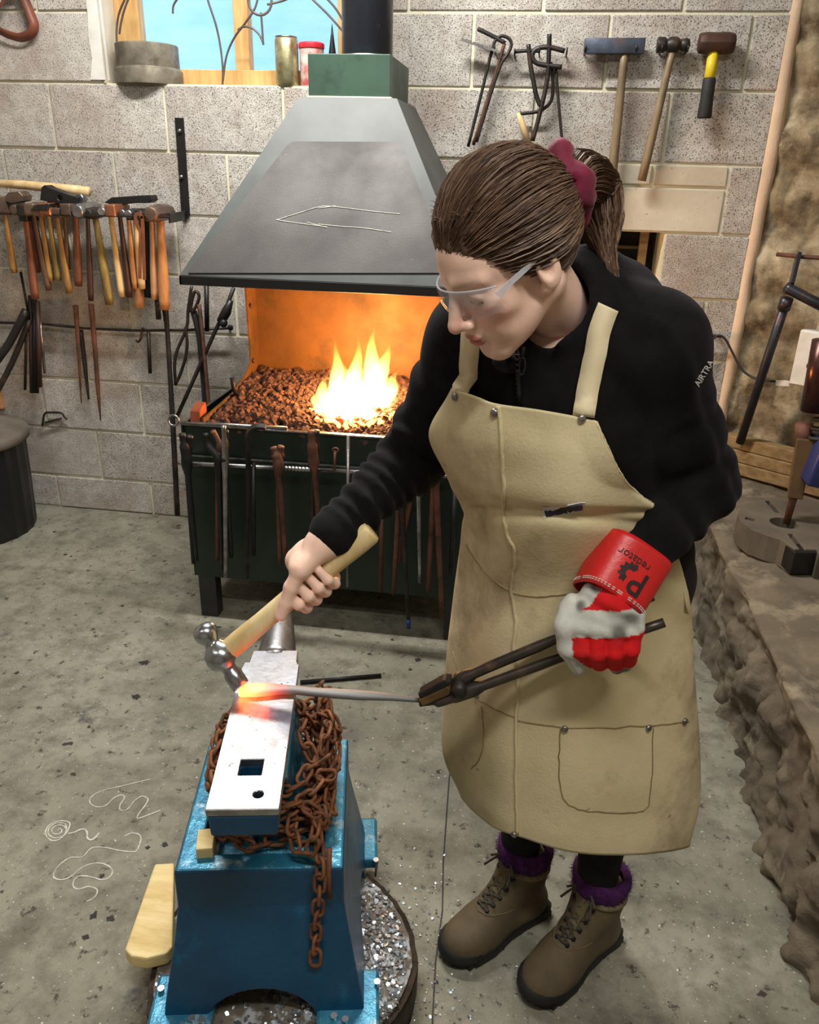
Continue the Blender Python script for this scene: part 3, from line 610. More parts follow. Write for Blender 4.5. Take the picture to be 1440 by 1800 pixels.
b_ = MB(); b_.tube([W(588, 826, y=TY), W(589, 796, y=TY)], .004, 7); c0 = WV(590, 791, y=TY); b_.tube([c0+Vector((.009*math.cos(2*PI*k/12), 0, .006*math.sin(2*PI*k/12))) for k in range(12)], .0028, 6, closed=True)
tag(obj('eye_bolt', b_, 'rust_iron', smooth=True), 'small eye bolt standing up from the forge rail', 'bolt')
for (a, c), (d, e), m_, lb_, w_ in (((612, 765), (611, 1031), 'steel', 'thin pale rod hanging behind the hammer handle', .0055), ((672, 850), (669, 1040), 'rust_iron', 'rusty rod hanging right of the hammer handle end', .007), ((800, 850), (793, 1010), 'dark_iron', 'nearly black rod at the right end of the rail', .008)):
    b_ = MB(); b_.tube([W(a, c, y=TY), W(d, e, y=TY)], w_, 7); tag(obj('hanging_rod', b_, m_, smooth=True), lb_, 'rod')
t = tongs('long thin tongs with a blue tipped rein', (704, 838), [(700, 800), (709, 802)], [(718, 1094), (691, 1045)], TY-.01, ('iron', 'rust_iron'), rw=.008)
pm('blue_tape', (40, 60, 140), (30, 46, 110), 9, .5); b_ = MB(); b_.tube([W(717.6, 1088, y=TY-.016), W(718.6, 1104, y=TY-.016)], .0075, 8); obj('tape_tip', b_, 'blue_tape', t, smooth=True)
tongs('tongs with one bright straight rein beside the apron', (735, 812), [(738, 780), (731, 782)], [(738, 1024), (699, 990)], TY, ('steel', 'rust_iron'))
tongs('rusty tongs with long splayed reins next to the apron edge', (765, 815), [(770, 782), (760, 785)], [(777, 1086), (752, 1040)], TY-.006, ('rust_iron', 'rust_iron'), rw=.0095)
# ================================================================ TOOLS ON THE BACK WALL
def evald(o):
    dg = bpy.context.evaluated_depsgraph_get(); dg.update(); e = o.evaluated_get(dg)
    me = bpy.data.meshes.new_from_object(e); return me
def cut(o, cutters):
    """boolean the cutter meshes out of o for good and throw the cutters away"""
    cs = []
    for c in cutters:
        me = bpy.data.meshes.new('c'); me.from_pydata([tuple(p) for p in c.v], [], c.f); bm = bmesh.new(); bm.from_mesh(me); bmesh.ops.recalc_face_normals(bm, faces=bm.faces); bm.to_mesh(me); bm.free()
        co = bpy.data.objects.new('c', me); COL.objects.link(co); cs.append(co)
        md = o.modifiers.new('x', 'BOOLEAN'); md.object = co; md.operation = 'DIFFERENCE'; md.solver = 'EXACT'
    bpy.context.view_layer.update()
    me = evald(o); o.modifiers.clear(); old = o.data; o.data = me; bpy.data.meshes.remove(old)
    for c in cs: m_ = c.data; bpy.data.objects.remove(c); bpy.data.meshes.remove(m_)
    return o
for nm, c1, c2 in (('h_ochre', (176, 138, 78), (116, 86, 50)), ('h_red', (142, 84, 60), (98, 58, 44)), ('h_brown', (116, 86, 66), (78, 58, 46)), ('h_cream', (224, 200, 152), (196, 164, 110)), ('h_orange', (204, 150, 96), (164, 110, 66)), ('h_dark', (74, 44, 38), (44, 30, 28)), ('h_olive', (150, 132, 70), (96, 78, 46)), ('h_pink', (206, 164, 124), (176, 128, 92)), ('h_grey', (140, 120, 92), (108, 92, 70))):
    pm(nm, c1, c2, 9, .5, bump=.08, stretch=(3, 3, .7), blot=((60, 44, 34), 10, .62, .8))
pm('head_rust', (128, 106, 92), (86, 72, 64), 16, .5, .6, bump=.15); pm('copper_head', (176, 118, 86), (136, 88, 64), 14, .45, .7, bump=.1)
RKY = -.135
# rack: two rails on a bent flat bracket
rack = thing('hammer_rack', 'black iron hammer rack with two rails bolted to the wall', 'rack', W(318, 370, y=0))
for yy, px1 in ((-.195, 300), (-.075, 318)):
    q = MB(); a, c = W(-60, 374, y=yy), W(px1, 382, y=yy); q.bar(a, c, .006, .02, (0, 1, 0)); obj('rail', q, 'dark_iron', rack, bev=.001)
q = MB(); a, c = W(315, 207, y=-.006), W(326, 366, y=-.006); P_ = [a, c, W(325, 378, y=-.02), W(318, 380, y=-.08), W(298, 384, y=-.2)]
q.tube(curve(P_, 4), .0165, prof=[(.18, 1), (.18, -1), (-.18, -1), (-.18, 1)], upv=(0, -1, .01)); obj('bracket', q, 'dark_iron', rack, smooth=False)
for b_ in ((316, 230), (319, 311)):
    q = MB(); q.ball(W(b_[0], b_[1], y=-.012), .008); obj('bolt', q, 'steel', rack, smooth=True)
q = MB(); q.bar(W(-50, 374, y=-.19), W(-50, 374, y=0), .006, .02); obj('bracket', q, 'dark_iron', rack)
def hammer(lab, top, bot, wpx, mat, head, hmat='iron', y=RKY, group='hammers hanging in the wall rack', hs=1.0, hy=None):
    """hammer hanging head up in the rack: head axis towards the viewer"""
    a, c = WV(*top, y=y), WV(*bot, y=y+.02); r = wpx/2/380
    t = thing('hammer', lab, 'hammer', a, group); L = (c-a)
    hs *= 1.22; b_ = MB(); b_.tube([a-L*.08, a, a+L*.25, a+L*.6, a+L*.9, c], [r*.8, r*.72, r*.8, r*1.05, r*1.1, r], 9); obj('handle', b_, mat, t, smooth=True)
    hc = a-L.normalized()*.022*hs; mat4 = Matrix.Translation(hc) @ Matrix.Rotation(PI/2, 4, 'X'); b_ = MB()
    if head == 'round': b_.lathe([(.013, .062), (.0165, .058), (.0165, .036), (.012, .028), (.0175, .012), (.0175, -.014), (.011, -.026), (.0155, -.04), (.0145, -.056), (.006, -.066)], 14, mat4 @ Matrix.Scale(hs, 4))
    elif head == 'square': b_.loft([[hc+Vector((x*s*hs, yy*hs, z*s*hs)) for x, z in ((-1, -1), (1, -1), (1, 1), (-1, 1))] for yy, s in ((-.06, .014), (-.056, .017), (-.02, .016), (0, .019), (.02, .017), (.05, .011), (.058, .005))])
    elif head == 'sledge': b_.lathe([(.018, .066), (.0225, .06), (.024, .03), (.026, 0), (.024, -.03), (.0225, -.06), (.018, -.066)], 8, mat4 @ Matrix.Scale(hs, 4))
    elif head == 'brick': b_.box(hc, (.034*hs, .13*hs, .034*hs))
    obj('head', b_, hmat, t, bev=.0015, smooth=None, fix=True); return t
HL = [((8, 376), (25, 479), 9, 'h_ochre', 'brick', 'head_rust', 'ochre handled hammer with a big rusty block head at the rack end', 1.3),
 ((45, 380), (62, 525), 11, 'h_red', 'round', 'head_rust', 'long red brown handled hammer with an ochre tip', .95), ((60, 382), (86, 510), 9, 'h_brown', 'square', 'iron', 'grey brown handled hammer leaning right in the rack', 1.),
 ((72, 380), (90, 494), 9, 'h_ochre', 'square', 'head_rust', 'ochre handled hammer third from the rusty block head', 1.), ((86, 382), (103, 493), 9, 'h_olive', 'square', 'head_rust', 'pale olive handled hammer with a square head', 1.),
 ((100, 380), (122, 515), 10, 'h_ochre', 'square', 'copper_head', 'long ochre handled hammer with a flared butt', 1.05), ((114, 384), (120, 473), 7, 'h_brown', 'square', 'head_rust', 'short thin grey brown handled hammer in the rack', .85),
 ((133, 380), (138, 502), 11, 'h_red', 'square', 'head_rust', 'upright red brown handled hammer with a worn shaft', 1.), ((154, 382), (160, 528), 8, 'h_dark', 'sledge', 'steel', 'very dark red handled hammer with a bright round face', .95),
 ((168, 384), (193, 535), 12, 'h_olive', 'sledge', 'iron', 'olive and orange handled hammer slanting to the right', .72), ((195, 383), (215, 521), 10, 'h_cream', 'round', 'bright_steel', 'cream handled hammer with a small bright steel face', .85),
 ((211, 382), (228, 522), 9, 'h_dark', 'square', 'copper_head', 'dark brown handled hammer with a copper coloured square face', 1.), ((226, 383), (238, 507), 9, 'h_orange', 'round', 'steel', 'orange handled hammer with a tiny steel head', .7),
 ((238, 385), (250, 507), 10, 'h_cream', 'round', 'steel', 'pale cream handled hammer behind the bent strap', .75), ((267, 390), (272, 526), 10, 'h_pink', 'round', 'head_rust', 'pinkish brown handled hammer second from the bracket', .62),
 ((282, 388), (290, 543), 15, 'h_orange', 'sledge', 'head_rust', 'thick orange tan handled hammer nearest the wall bracket', 1.02)]
for tp, bt, wd, hm, hd, hmat, lab, hs in HL: hammer(lab, tp, bt, wd, hm, hd, hmat, hs=hs)
hammer('broad pink handled hammer whose butt hangs lowest behind the cream one', (243, 388), (245, 540), 15, 'h_pink', 'square', 'iron', y=-.10, hs=.9)
hammer('red handled hammer half hidden at the left of the rack', (56, 390), (66, 478), 10, 'h_red', 'square', 'iron', y=-.09, hs=.8)
hammer('black handled hammer in the shadow by the bracket', (258, 388), (262, 522), 13, 'plastic_black', 'round', 'iron', y=-.09, hs=.9)
# bent copper-coloured strap
b_ = MB(); b_.tube(curve([W(a, c, y=-.205) for a, c in ((250, 384), (245, 376), (239, 378), (239, 390), (244, 402), (247, 412), (246, 450), (246, 490))], 4), .006, prof=[(.35, 1), (.35, -1), (-.35, -1), (-.35, 1)], upv=(0, -1, 0))
b_.tube([W(250, 380, y=-.205), W(251, 395, y=-.205), W(254, 492, y=-.205)], .006, prof=[(.35, 1), (.35, -1), (-.35, -1), (-.35, 1)], upv=(0, -1, 0)); tag(obj('spring_swage', b_, 'copper_head'), 'bent copper brown spring strap hooked over the rack rail', 'tool')
# loose things on top of the rack
t = thing('spare_handle', 'long unvarnished white wood handle lying on top of the rack', 'handle', W(80, 330, y=-.08))
b_ = MB(); b_.tube([W(-30, 321, y=-.07), W(40, 325, y=-.07), W(110, 332, y=-.07), W(157, 337, y=-.07)], [.013, .016, .018, .018], 10, ); obj('shaft', b_, 'h_cream', t, smooth=True)
def flathead(lab, pts, y, th, mat, hole=None):
    b_ = MB(); b_.prism([W(a, c, y=y) for a, c in pts], (0, th, 0)); o = obj('loose_head', b_, mat, fix=True)
    if hole: cut(o, [MB().lathe([(.0095, -.2), (.0095, .2)], 12, Matrix.Translation(W(*hole, y=y)) @ Matrix.Rotation(PI/2, 4, 'X'))])
    md = o.modifiers.new('b', 'BEVEL'); md.width = .002; md.limit_method = 'ANGLE'
    return tag(o, lab, 'hammer head', 'loose hammer heads on the rack')
flathead('dark loose axe shaped head with an eye hole on the rack', [(70, 352), (72, 330), (78, 325), (86, 330), (120, 342), (136, 347), (135, 360), (110, 360)], -.17, .05, 'dark_iron', (105, 348))
flathead('long dark wedge shaped head lying on the rack', [(183, 356), (196, 347), (240, 344), (265, 343), (268, 352), (262, 357), (240, 357), (200, 361)], -.15, .05, 'dark_iron')
flathead('grey chisel shaped head lying flat at the rack middle', [(52, 370), (62, 360), (86, 358), (84, 371)], -.22, .05, 'iron')
flathead('rounded rusty head heaped at the left of the rack', [(4, 352), (14, 338), (32, 336), (40, 344), (40, 354), (20, 358)], -.16, .06, 'head_rust')
flathead('small steel bolt ended head standing on the rack', [(130, 360), (130, 346), (134, 341), (142, 341), (146, 347), (147, 360)], -.15, .03, 'steel')
# lower tool rod with punches and drifts
lr = thing('wall_rod', 'thin iron rod fixed along the wall below the hammers', 'rod', W(200, 575, y=-.05))
b_ = MB(); b_.tube([W(a, c, y=-.05) for a, c in ((-40, 566), (70, 569), (150, 577), (240, 581), (330, 580), (404, 577))], .0055, 7); b_.ball(W(405, 576, y=-.05), .012); b_.tube([W(404, 577, y=-.05), W(404, 577, y=.01)], .006, 6); b_.tube([W(-30, 566, y=-.05), W(-30, 566, y=.01)], .006, 6); obj('rod', b_, 'iron', lr, smooth=True)
def stick(name, lab, cat, pix, y, r, mat, group=None, n=8):
    ys = y if hasattr(y, '__len__') else [y]*len(pix)
    b_ = MB(); P_ = [W(a, c, y=q) for (a, c), q in zip(pix, ys)]; P_ = curve(P_, 4) if len(P_) > 2 else P_
    if hasattr(r, '__len__'):
        k = len(P_)-1; m = len(r)-1; r = [r[min(m-1, int(i/k*m))]*(1-(i/k*m-min(m-1, int(i/k*m))))+r[min(m-1, int(i/k*m))+1]*(i/k*m-min(m-1, int(i/k*m))) for i in range(k+1)]
    b_.tube(P_, r, n); return tag(obj(name, b_, mat, smooth=True), lab, cat, group)
G = 'bars and punches hung on the wall rod'
stick('punch', 'rusty tapering punch third from the dark bundle on the wall rod', 'punch', [(160, 535), (166, 600), (172, 680), (177, 740)], -.065, [.012, .010, .009, .002], 'rust_iron', G)
stick('punch', 'brown flat drift hanging first from the dark bundle', 'punch', [(133, 537), (137, 600), (140, 650), (143, 709)], -.065, [.011, .008, .006, .002], 'rust_iron', G)
stick('punch', 'short dark drift between two rusty ones on the wall rod', 'punch', [(142, 580), (149, 640), (156, 702)], -.04, [.009, .010, .004], 'iron', G)
for k, (a, c, d, e, m_) in enumerate(((54, 520, 57, 690, 'h_dark'), (60, 525, 64, 690, 'dark_iron'), (66, 530, 70, 680, 'h_dark'), (70, 560, 79, 656, 'steel'), (47, 545, 44, 685, 'iron'), (36, 478, 52, 560, 'dark_iron'))):
    stick('iron_bar', ('thick dark red bar in the bundle hung left of the punches', 'black bar in the middle of the hung bundle', 'dark red bar at the right of the hung bundle', 'light grey pointed rod at the bundle edge', 'slim grey bar at the left of the bundle', 'long thin dark bar reaching up into the rack')[k], 'bar', [(a, c), (d, e)], -.06-.006*(k % 3), (.011, .011, .010, .006, .006, .005)[k], m_, G)
stick('s_hook', 'small iron hook hung over the wall rod', 'hook', [(255, 580), (252, 577), (249, 583), (248, 594), (243, 601), (239, 597)], -.06, .005, 'iron')
stick('iron_bar', 'short dark bar hanging beside the small hook', 'bar', [(261, 584), (264, 656)], -.055, .008, 'iron', G)
stick('iron_bar', 'short black bar hanging under the bracket end of the rack', 'bar', [(276, 520), (279, 561)], -.10, .011, 'dark_iron')
stick('long_bar', 'tall dark iron bar standing below the orange handled hammer', 'bar', [(290, 540), (294, 580), (299, 660), (305, 765), (312, 905)], [-.07, -.07, -.09, -.12, -.14], [.014, .010, .010, .012, .012], 'iron')
t = thing('leaning_tongs', 'long handled tongs with curved reins leaning beside the hearth', 'tongs', W(330, 580, y=-.1))
for pix in ([(337, 503), (331, 545), (328, 577), (312, 615), (307, 640), (309, 677)], [(335, 548), (338, 525), (344, 512), (350, 520), (346, 536), (338, 548)], [(326, 575), (329, 600), (327, 625), (318, 655), (310, 673)]):
    b_ = MB(); b_.tube(curve([W(a, c, y=-.085) for a, c in pix], 4), .0065, 7); obj('rein', b_, 'iron', t, smooth=True)
stick('leaning_bar', 'wide dark bar leaning on the wall behind the hearth corner', 'bar', [(340, 547), (352, 600), (364, 740)], [-.07, -.09, -.13], .014, 'dark_iron', n=4)
stick('leaning_bar', 'brown square bar leaning at the hearth corner', 'bar', [(350, 535), (357, 600), (369, 735)], [-.10, -.12, -.16], .009, 'rust_iron', n=4)
stick('leaning_bar', 'dark upright bar behind the hood left edge', 'bar', [(363, 500), (364, 582)], -.06, .010, 'dark_iron')
t = thing('clamp_bar', 'diagonal iron rod with a clamp head leaning under the hood', 'bar', W(312, 732, y=-.16))
b_ = MB(); b_.tube([W(411, 506, y=-.10), W(398, 540, y=-.10), W(378, 583, y=-.11), W(340, 668, y=-.14), W(310, 735, y=-.17)], .008, 8); obj('rod', b_, 'iron', t, smooth=True)
b_ = MB(); b_.tube([W(406, 528, y=-.11), W(398, 548, y=-.11), W(388, 566, y=-.11)], [.010, .020, .017], 8); b_.ball(W(393, 568, y=-.12), .017); obj('clamp', b_, 'dark_iron', t, smooth=True)
stick('leaning_bar', 'thick pale grey bar leaning at the far left edge', 'bar', [(-12, 700), (20, 640), (52, 562)], [-.14, -.1, -.07], .012, 'iron')
stick('leaning_bar', 'dark bar leaning at the far left above the bin', 'bar', [(-10, 640), (18, 600), (46, 545)], [-.16, -.13, -.09], .016, 'dark_iron')
b_ = MB(); b_.tube(curve([W(a, c, y=-.02) for a, c in ((75, 748), (78, 728), (88, 725), (108, 726), (113, 733), (118, 737))], 3), .005, 6); b_.tube([W(80, 743, y=-.02), W(90, 740, y=-.02), W(108, 735, y=-.02)], .004, 6); tag(obj('wall_staple', b_, 'iron', smooth=True), 'small bent iron staple low on the wall beside the bin', 'staple')

# ---- tools on the right of the block wall
wy = -.045
def nails(pl):
    for a, c in pl:
        b_ = MB(); p = W(a, c, y=wy); b_.tube([(p[0], .006, p[2]), (p[0], wy-.02, p[2]+.002), (p[0], wy-.024, p[2]+.018)], .003, 6); obj('wall_nail', b_, 'dark_iron', wall_back, smooth=True)
nails([(1028, 92), (1117, 92), (1162, 92), (1207, 92), (1239, 90), (1278, 90), (905, 98), (996, 96), (948, 95), (870, 92)])
def wall_hammer(lab, head_px, hmat, handle, wpx, hmat2, shape, y=wy):
    (x0, y0), (x1, y1) = head_px; a, c = W(x0, (y0+y1)/2, y=y), W(x1, (y0+y1)/2, y=y); hh = np.linalg.norm(W(x0, y0, y=y)-W(x0, y1, y=y))/2
    t = thing('hammer', lab, 'hammer', W(*handle[0], y=y), 'hammers hung on wall nails'); b_ = MB(); a, c = Vector(a), Vector(c); d = (c-a); 
    if shape == 'sledge': b_.loft([[a+d*s+Vector((0, p*f*hh, r*f*hh)) for p, r in ((-.8, -1), (.8, -1), (.8, 1), (-.8, 1))] for s, f in ((0, .93), (.02, 1), (.98, 1.02), (1, .95))])
    elif shape == 'ball': b_.tube([a, a+d*.02, a+d*.22, a+d*.3, a+d*.42, a+d*.6, a+d*.72, a+d*.78, a+d*.88, a+d*.97, c], [k*hh for k in (.85, .95, .95, .7, 1, 1, .62, .75, .85, .7, .3)], 14)
    else: b_.tube([a, a+d*.04, a+d*.2, a+d*.5, a+d*.8, a+d*.96, c], [k*hh for k in (.8, .95, 1.05, 1.02, 1.05, .95, .8)], 8)
    obj('head', b_, hmat, t, bev=.002, smooth=None, fix=True)
    p, q_ = WV(*handle[0], y=y), WV(*handle[1], y=y); r = wpx/2/520; L = q_-p
    if isinstance(hmat2, str): b_ = MB(); b_.tube([p-L*.05, p+L*.08, p+L*.4, p+L*.8, q_], [r*.8, r*.8, r*.95, r*1.05, r*1.05], 9); obj('handle', b_, hmat2, t, smooth=True)
    else:
        b_ = MB(); b_.tube([p-L*.04, p+L*.5], [r*.9, r], 10); obj('handle', b_, hmat2[0], t, smooth=True)
        b_ = MB(); b_.tube([p+L*.38, p+L*.42, p+L*.7, p+L*.98, q_], [r*1.05, r*1.15, r*1.15, r*1.3, r*1.2], 10); obj('grip', b_, hmat2[1], t, smooth=True)
    return t
pm('blue_steel', (84, 94, 112), (58, 60, 68), 12, .45, .5, blot=((100, 76, 60), 16, .55, .7)); pm('yellow_grip', (232, 208, 40), (206, 180, 30), 8, .5, blot=((90, 80, 30), 14, .62, .75)); pm('rubber', (40, 38, 38), (26, 25, 25), 12, .7, bump=.2)
pm('club_rust', (86, 58, 46), (60, 42, 36), 12, .6, .4, bump=.2)
wall_hammer('sledge hammer with a long square blue grey head and straight pale handle', ((1027, 68), (1133, 95)), 'blue_steel', ((1098, 95), (1071, 355)), 17, 'h_grey', 'sledge')
wall_hammer('ball peen hammer with a slanting worn brown handle on the wall', ((1155, 64), (1213, 94)), 'iron', ((1181, 95), (1128, 318)), 15, 'h_grey', 'ball')
wall_hammer('lump hammer with rusty head and yellow and black handle', ((1228, 57), (1292, 95)), 'club_rust', ((1254, 92), (1238, 208)), 19, ('yellow_grip', 'rubber'), 'club')
t = thing('hinged_iron', 'long looped iron gauge with a drilled end hung on the wall', 'tool', W(867, 85, y=wy))
for pix, r in (([(823, 258), (845, 170), (866, 85), (874, 68), (884, 63), (896, 69), (899, 80), (893, 95), (880, 115), (860, 175), (838, 250)], .0055), ([(887, 76), (865, 150), (832, 255)], .006), ([(840, 51), (865, 63), (888, 76)], .007)):
    b_ = MB(); b_.tube(curve([W(a, c, y=wy) for a, c in pix], 4), r, 7); obj('rod', b_, 'iron' if r != .006 else 'rust_iron', t, smooth=True)
q = MB(); q.bar(W(812, 69, y=wy-.01), W(872, 90, y=wy-.01), .008, .026, (0, 1, 0)); fo = obj('drilled_bar', q, 'steel', t)
cut(fo, [MB().lathe([(.0045, -.1), (.0045, .1)], 10, Matrix.Translation(W(a, c, y=wy-.01)) @ Matrix.Rotation(PI/2, 4, 'X')) for a, c in ((817, 68), (831, 73))])
t = thing('calipers', 'iron calipers with a curled top hung on the wall nails', 'calipers', W(966, 80, y=wy))
for pix, r in (([(966, 60), (965, 90), (962, 140), (950, 195), (936, 248)], .008), ([(929, 78), (932, 110), (939, 150), (944, 172), (950, 186)], .008), ([(993, 90), (965, 83), (944, 86), (936, 97), (942, 110), (962, 115), (988, 118)], .008), ([(904, 91), (930, 89), (950, 90)], .006)):
    b_ = MB(); b_.tube(curve([W(a, c, y=wy-.012) for a, c in pix], 4), r, 7); obj('leg' if r == .008 else 'rod', b_, 'iron', t, smooth=True)
t = thing('hook_scraper', 'hooked scraper with a short wooden handle hung behind the calipers', 'tool', W(970, 124, y=wy))
b_ = MB(); b_.tube(curve([W(a, c, y=wy+.008) for a, c in ((968, 110), (971, 125), (972, 160), (966, 182), (945, 196), (910, 200))], 4), .006, 7); obj('hook', b_, 'iron', t, smooth=True)
b_ = MB(); b_.tube([W(911, 198, y=wy+.008), W(917, 215, y=wy+.008), W(929, 252, y=wy+.008)], [.007, .011, .012], 8); obj('handle', b_, 'h_cream', t, smooth=True)
stick('thin_rod', 'thin straight rod hanging at the right of the calipers', 'rod', [(977, 118), (982, 180), (989, 256)], wy, .005, 'iron')

# ================================================================ BIN
bc = Vector((-2.27, -.285, 0)); br = .25; bh = W(72, 748, y=-.09)[2]
t = thing('dustbin', 'black plastic dustbin with a dusty grey lid at the left', 'bin', bc)
q = MB(); n = 48; loops = []
for z, r in ((0, br*.93), (.02, br*.95), (bh*.5, br*.98), (bh-.01, br), (bh, br+.006)):
    loops.append([bc+Vector((math.cos(2*PI*k/n)*(r-.004*(k % 2)), math.sin(2*PI*k/n)*(r-.004*(k % 2)), z)) for k in range(n)])
q.loft(loops); obj('bin_body', q, 'plastic_black', t, smooth=False)
q = MB(); q.lathe([(br+.012, bh-.02), (br+.016, bh-.018), (br+.016, bh+.012), (br+.008, bh+.02), (br*.8, bh+.034), (br*.5, bh+.042), (.01, bh+.045)], 48, Matrix.Translation(bc)); obj('bin_lid', q, 'bin_lid', t, smooth=True)
q = MB(); c0 = W(2, 716, z=bh+.04); q.box((c0[0]-.02, c0[1]+.02, bh+.036+.05), (.08, .08, .1)); tag(obj('clay_block', q, 'h_pink', bev=.006), 'tan block standing on the dustbin lid', 'block')
# ================================================================ RIGHT SIDE: boards, frame, drill
bd = Vector((.76, -.56, 0)).normalized(); bn = Vector((-bd.y, bd.x, 0)); b0 = Vector((.79, -.02, 0))
for k, (lab, z0, z1) in enumerate((('bottom plank of the stack on the stone ledge', .43, .475), ('middle plank of the stack on the stone ledge', .477, .522), ('top plank of the stack on the stone ledge', .524, .569))):
    q = MB(); p = b0-bn*(.045-.006*k)+bd*.01*k; L_ = .46
    q.prism([p+Vector((0, 0, z0)), p+bd*L_+Vector((0, 0, z0)), p+bd*L_+bn*.05+Vector((0, 0, z0)), p+bn*.05+Vector((0, 0, z0))], (0, 0, z1-z0)); tag(obj('plank', q, 'beam', bev=.003, fix=True), lab, 'plank', 'planks stacked on the ledge')
q = MB(); p = WV(1312, 868, z=LZ); q.box((p.x, p.y+.03, LZ+.006), (.34, .05, .012), Matrix.Rotation(-.5, 3, 'Z')); 
pm('tube_paint', (54, 56, 64), (36, 36, 42), 8, .4, .4, bump=.06, blot=((96, 62, 48), 14, .58, .72))
t = thing('tube_frame', 'dark steel tube stand with an angled post at the right edge', 'frame', W(1300, 782, y=-.14))
q = MB(); pt, pb = WV(1384, 524, y=-.24), WV(1301, 778, y=-.12); q.tube([pb, pt], .0155, 14); obj('post', q, 'tube_paint', t, smooth=True)
q = MB(); q.tube([pb+(pt-pb)*.93, pb+(pt-pb)*1.0], .021, 14); obj('collar', q, 'tube_paint', t, smooth=True)
q = MB(); e1 = WV(1388, 508, y=-.24); e2 = WV(1500, 566, y=-.36); q.tube([e1-(e2-e1)*.06, e1, e2], .018, 12); obj('cross_tube', q, 'tube_paint', t, smooth=True)
q = MB(); q.bar(WV(1391, 502, y=-.24), WV(1404, 448, y=-.16), .034, .012, (1, 0, 0)); obj('flat_stay', q, 'tube_paint', t, bev=.001)
q = MB(); q.tube([W(1366, 447, y=-.10), W(1405, 451, y=-.155), W(1470, 455, y=-.22)], .007, 8); obj('wall_bar', q, 'rust_iron', t, smooth=True)
t = thing('socket_box', 'white electrical socket box on the stone wall at the right edge', 'socket', W(1420, 630, y=-.16))
wd_ = Vector((.78, -.62, 0)); wn = Vector((-.62, -.78, 0)); ctr = WV(1425, 630, y=-.235)
R3 = Matrix((wd_, -wn, Vector((0, 0, 1)))).transposed()
q = MB(); q.box(ctr, (.09, .05, .19), R3); obj('box', q, 'white_paint', t, bev=.006, smooth=None)
q = MB(); q.box(ctr+wn*.026, (.082, .004, .18), R3); obj('cover', q, 'white_paint', t, bev=.002)
for k in (-.02, .03):
    q = MB(); q.box(ctr+wn*.0285+Vector((0, 0, k))+wd_*.005, (.004, .002, .012), R3); obj('slot', q, 'plastic_black', t)
q = MB(); q.tube([ctr+Vector((.01, 0, .09)), ctr+Vector((.01, .01, .6))], .012, 10); obj('conduit', q, 'white_paint', t, smooth=True)
t = thing('mains_cable', 'black cable looping down from a rusty wall pin', 'cable', W(1268, 592, y=-.03))
q = MB(); q.tube(curve([W(a, c, y=d) for a, c, d in ((1238, 668, -.02), (1242, 630, -.025), (1250, 602, -.035), (1262, 590, -.04), (1275, 596, -.04), (1288, 620, -.05), (1303, 648, -.07), (1325, 664, -.1), (1350, 669, -.14), (1372, 671, -.17), (1400, 669, -.2))], 5), .0042, 8); obj('lead', q, 'rubber', t, smooth=True)
q = MB(); q.bar(W(1364, 673, y=-.17), W(1388, 674, y=-.19), .02, .004, (0, 1, 0)); obj('tag', q, 'white_paint', t)
q = MB(); q.tube([W(1218, 589, y=-.035), W(1268, 591, y=-.035)], .006, 8); q.tube([W(1266, 591, y=-.035), W(1266, 591, y=.01)], .006, 6); obj('wall_pin', q, 'rust_iron', wall_back, smooth=True)
# bench drill standing on the ledge
TZ = .50
t = thing('bench_drill', 'heavy bench drill with a slotted round iron table on the ledge', 'drill', W(1385, 930, z=LZ))
pm('cast_iron', (104, 96, 84), (80, 74, 64), 8, .75, .2, bump=.2, bscale=80)
out = [(1297, 903), (1301, 893), (1312, 885), (1330, 880), (1352, 876), (1380, 874), (1420, 878), (1470, 892), (1490, 930), (1470, 965), (1440, 974), (1436, 966), (1398, 965), (1385, 956), (1373, 948), (1351, 942), (1322, 931), (1304, 917)]
q = MB(); q.prism([W(a, c, z=TZ) for a, c in out][::-1], (0, 0, -.082)); tb = obj('slotted_table', q, 'cast_iron', t, fix=True)
def cyl(c, r, h, n=20): return MB().lathe([(r, -h), (r, h)], n, Matrix.Translation(c))
cs = [cyl(Vector(W(1379, 919, z=TZ)), .042, .06)]
for (a, c), (d, e), w_ in (((1389, 938), (1421, 978), .008), ((1349, 880), (1368, 901), .009), ((1311, 910), (1327, 914), .012)):
    m_ = MB(); m_.bar(WV(a, c, z=TZ), WV(d, e, z=TZ), w_*2, .05, (0, 0, 1)); cs.append(m_)
cut(tb, cs); md = tb.modifiers.new('b', 'BEVEL'); md.width = .002; md.limit_method = 'ANGLE'
q = MB(); p = WV(1411, 985, z=.46); q.box(p+Vector((0, .01, -.0)), (.085, .06, .07), Matrix.Rotation(.2, 3, 'Z')); obj('clamp_block', q, 'dark_iron', t, bev=.003)
dy = -.70
q = MB(); q.tube([WV(1384, 914, z=TZ)-Vector((0, 0, .012)), WV(1396, 870, y=dy), WV(1402, 850, y=dy)], [.010, .013, .015], 10); obj('drill_bit', q, 'rust_iron', t, smooth=True)
pm('drill_brown', (112, 84, 52), (84, 64, 42), 7, .6, .3, bump=.1)
q = MB(); a, c = WV(1397, 874, y=dy), WV(1416, 770, y=dy+.02); q.tube([a, c], [.030, .034], 4, upv=(1, .6, 0)); obj('chuck_block', q, 'drill_brown', t, bev=.003)
q = MB(); q.tube([WV(1410, 790, y=dy+.03), WV(1414, 745, y=dy+.03)], [.022, .026], 10); obj('spindle_nose', q, 'rust_iron', t, smooth=True)
q = MB(); q.box(WV(1455, 812, y=dy-.02), (.11, .12, .14), Matrix.Rotation(.15, 3, 'Y')); pm('machine_blue', (38, 52, 104), (28, 38, 80), 6, .4); obj('motor_body', q, 'machine_blue', t, bev=.01, smooth=None)
